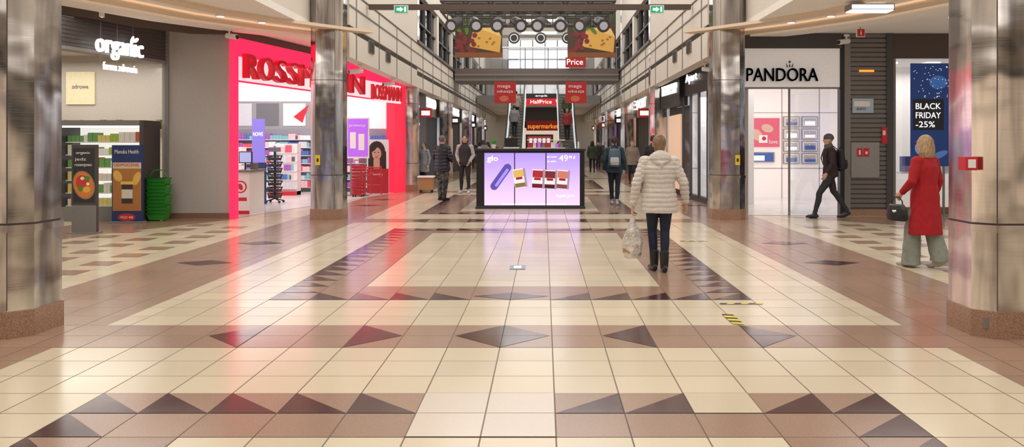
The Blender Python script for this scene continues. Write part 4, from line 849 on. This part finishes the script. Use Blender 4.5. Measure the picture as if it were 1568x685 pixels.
Bp=person('woman_in_red_coat',4.90,10.75,1.70,32,dict(jacket=redcoat,pants=sage,shoe=M('beige_shoe',(.5,.45,.35),.5),hair=blond2,style='bob',bulk=1.1,shw=.17,hem=.44,wide=True,stride=.14,stance=.09,fem=True,
  arms={'L':((-.265,.0,1.12),(-.235,.17,.965)),'R':((.255,-.03,1.11),(.25,.05,.88))},curl={'L':1.0}),vox=.009)
hb=M('black_handbag_leather',(.012,.012,.014),.3); s=Fig(); cx,cy,zb=-.245,.235,.60
s.tube([(cx,cy,zb),(cx,cy,zb+.02),(cx,cy,zb+.08),(cx,cy,zb+.15),(cx,cy,zb+.20),(cx,cy,zb+.215)],[(.045,.12),(.062,.15),(.065,.155),(.055,.14),(.04,.115),(.02,.1)],hb)
s.tube([(cx,cy-.085,zb+.19),(cx,cy-.075,zb+.26),(cx,cy-.03,zb+.31),(cx,cy+.03,zb+.31),(cx,cy+.075,zb+.26),(cx,cy+.085,zb+.19)],[.009]*6,hb,ref=(1,0,0),n=8)
s.tube([(cx-.05,cy-.02,zb+.13),(cx-.07,cy,zb+.12),(cx-.05,cy+.02,zb+.13)],[.014]*3,chrome,n=8)
finish(s,'handbag',Bp,.006,[hb,chrome])
C=person('man_with_backpack',kx(1272)*18.0,18.0,1.80,90,dict(jacket=M('burgundy_black_jacket',(.035,.016,.02),.8,var=.3),pants=M('charcoal_jeans',(.03,.03,.033),.8),shoe=M('dark_sneaker',(.03,.03,.04),.5),hair=M('beanie_grey',(.10,.09,.085),.9),style='beanie',scarf=M('scarf_grey',(.12,.11,.11),.9),bulk=1.02,hem=.83,stride=.34,stance=.05,lean=.06,backpack=M('backpack_black',(.015,.015,.018),.7),
  arms={'L':((-.25,.05,1.12),(-.24,.16,.92)),'R':((.25,-.12,1.12),(.26,-.06,.88))}),vox=.012)
camo=ramp_mat('camo_fabric',[(.02,.025,.03),(.06,.065,.06),(.13,.13,.12),(.03,.03,.035)],9)
person('man_in_dark_puffer_jacket',kx(677)*23.5,23.5,1.82,-35,dict(jacket=M('navy_puffer',(.014,.016,.027),.5),pants=camo,shoe=cloth_bk,hair=hgrey,bulk=1.22,shw=.185,hem=.78,quilt=.09,qamp=.018,stance=.11,stride=.05,pw=1.3,arms={'L':((-.30,.0,1.12),(-.22,.16,1.0)),'R':((.30,.02,1.12),(.2,.17,1.02))}))
person('man_in_black_vest',kx(712.5)*27,26.9,1.86,172,dict(jacket=M('black_vest',(.02,.02,.022),.7),sleeve=M('white_sleeve',(.45,.43,.42),.7),pants=cloth_bk,shoe=M('white_sneaker',(.5,.5,.5),.5),bulk=1.08,shw=.18,stance=.12,stride=.04,arms={'L':((-.25,-.02,1.12),(-.17,.12,.93)),'R':((.25,-.02,1.12),(.17,.12,.93))}))
person('woman_with_backpack',kx(941)*21.9,21.9,1.78,-4,dict(jacket=M('teal_jacket',(.012,.04,.055),.7),pants=jeans,shoe=M('white_sneaker'),style='pony',bulk=1.12,hem=.8,stance=.06,stride=.1,fem=True,backpack=M('backpack_blue_grey',(.09,.14,.19),.7),pocket=M('backpack_pale',(.5,.52,.55),.6)))
person('man_in_dark_coat',kx(1000)*25,25,1.84,-2,dict(jacket=M('dark_coat',(.02,.018,.02),.8),pants=cloth_bk,bulk=1.1,hem=.7,stride=.1),vox=.014)
person('kiosk_attendant',kx(782)*21.9,21.9,1.80,165,dict(jacket=M('black_shirt',(.03,.03,.035),.8),pants=cloth_bk,style='short',arms={'L':((-.26,.05,1.15),(-.2,.22,1.1)),'R':((.26,.05,1.15),(.2,.22,1.1))}),vox=.014)
person('kiosk_attendant',kx(857)*21.9,21.9,1.66,190,dict(jacket=M('grey_hoodie',(.12,.12,.13),.8),pants=cloth_bk,style='pony',fem=True,arms={'L':((-.26,.05,1.15),(-.2,.22,1.1)),'R':((.26,.05,1.15),(.2,.22,1.1))}),vox=.014)
jc=[(.03,.03,.035),(.25,.2,.15),(.02,.03,.08),(.35,.05,.05),(.3,.3,.32),(.05,.08,.04),(.4,.35,.28)]
for i,(px,d,hd,hh) in enumerate(((916,52,170,1.7),(747,40,20,1.68),(735,43,-20,1.72),(757,47,180,1.7),(649,30,150,1.65),(907,46,0,1.75),(740,36,5,1.75),(722,52,0,1.7),(968,33,175,1.72),(880,62,0,1.7))):
    person('shopper',kx(px)*d,d,hh,hd,dict(jacket=M('visitor_jacket_%d'%(i%7),jc[i%7],.8),pants=cloth_bk if i%2 else jeans,style=('short','bob','long','pony')[i%4],bulk=1.1,hem=(.8,.6,.75)[i%3],stride=(.12,.05,.2)[i%3]),vox=.018)
for (x,t,hd) in ((-1.6,.42,0),(-1.57,.60,0),(1.24,.36,180),(1.26,.55,180)):
    n_=int(26*t); y=41.5+9*(n_+.5)/26; z=4.6*(n_+1)/26
    person('escalator_rider',x,y,1.72,hd,dict(jacket=M('visitor_jacket_%d'%int(t*10),jc[int(t*10)%7],.8),pants=cloth_bk,bulk=1.1,stance=.07),z0=z,vox=.018)
# ---------------------------------------------------------------- lights
def area(name,loc,sx,sy,e,col=(1,.985,.97),rot=(0,0,0)):
    l=bpy.data.lights.new(name,'AREA'); l.shape='RECTANGLE'; l.size=sx; l.size_y=sy; l.energy=e; l.color=col; o=bpy.data.objects.new(name,l); o.location=loc; o.rotation_euler=rot; scene.collection.objects.link(o); return o
for y,e in ((-16,260),(-4,400),(8,520),(20,540),(32,420),(44,300),(58,300)): area('atrium_light',(-.35,y,9.2),7,11,e)
for sx in (-1,1):
    X=-.34+sx*6.8
    area('bay_light',(X,0,3.9),3,7,80,(1,.965,.92)); area('bay_light',(X,7,3.9),3,5,75,(1,.965,.92)); area('bay_light',(X,13.2,3.9),3,4,80,(1,.965,.92))
area('drugstore_light',(-7.6,23.8,3.45),3.8,8,85,(1,.98,.98)); area('jewellery_light',(6.2,21.5,3.45),2.4,4,60,(1,.95,.93)); area('right_shop_light',(9.4,20,3.4),2.6,1.8,60,(1,.95,.91)); area('organic_light',(-11,18,3.6),4,4,170,(1,.95,.88))
area('glazed_light',(4.9,23.3,2.95),.7,2.2,30)
for y in (33,43,53,64):
    area('corridor_light',(-.35,y,4.0 if y>52 else 8.5),5,4,60)
w=bpy.data.worlds.new('world'); scene.world=w; w.use_nodes=True; bg=w.node_tree.nodes['Background']; bg.inputs[0].default_value=(1,.985,.97,1); bg.inputs[1].default_value=.5
cam=bpy.data.cameras.new('camera'); cam.sensor_width=36; cam.sensor_fit='HORIZONTAL'; cam.lens=36*F_PX/1568; cam.shift_x=-(VX-784)/1568; cam.shift_y=-(342.5-HY)/1568; cam.clip_end=300
co=bpy.data.objects.new('camera',cam); co.location=(0,0,CH); co.rotation_euler=(math.radians(90),0,0); scene.collection.objects.link(co); scene.camera=co
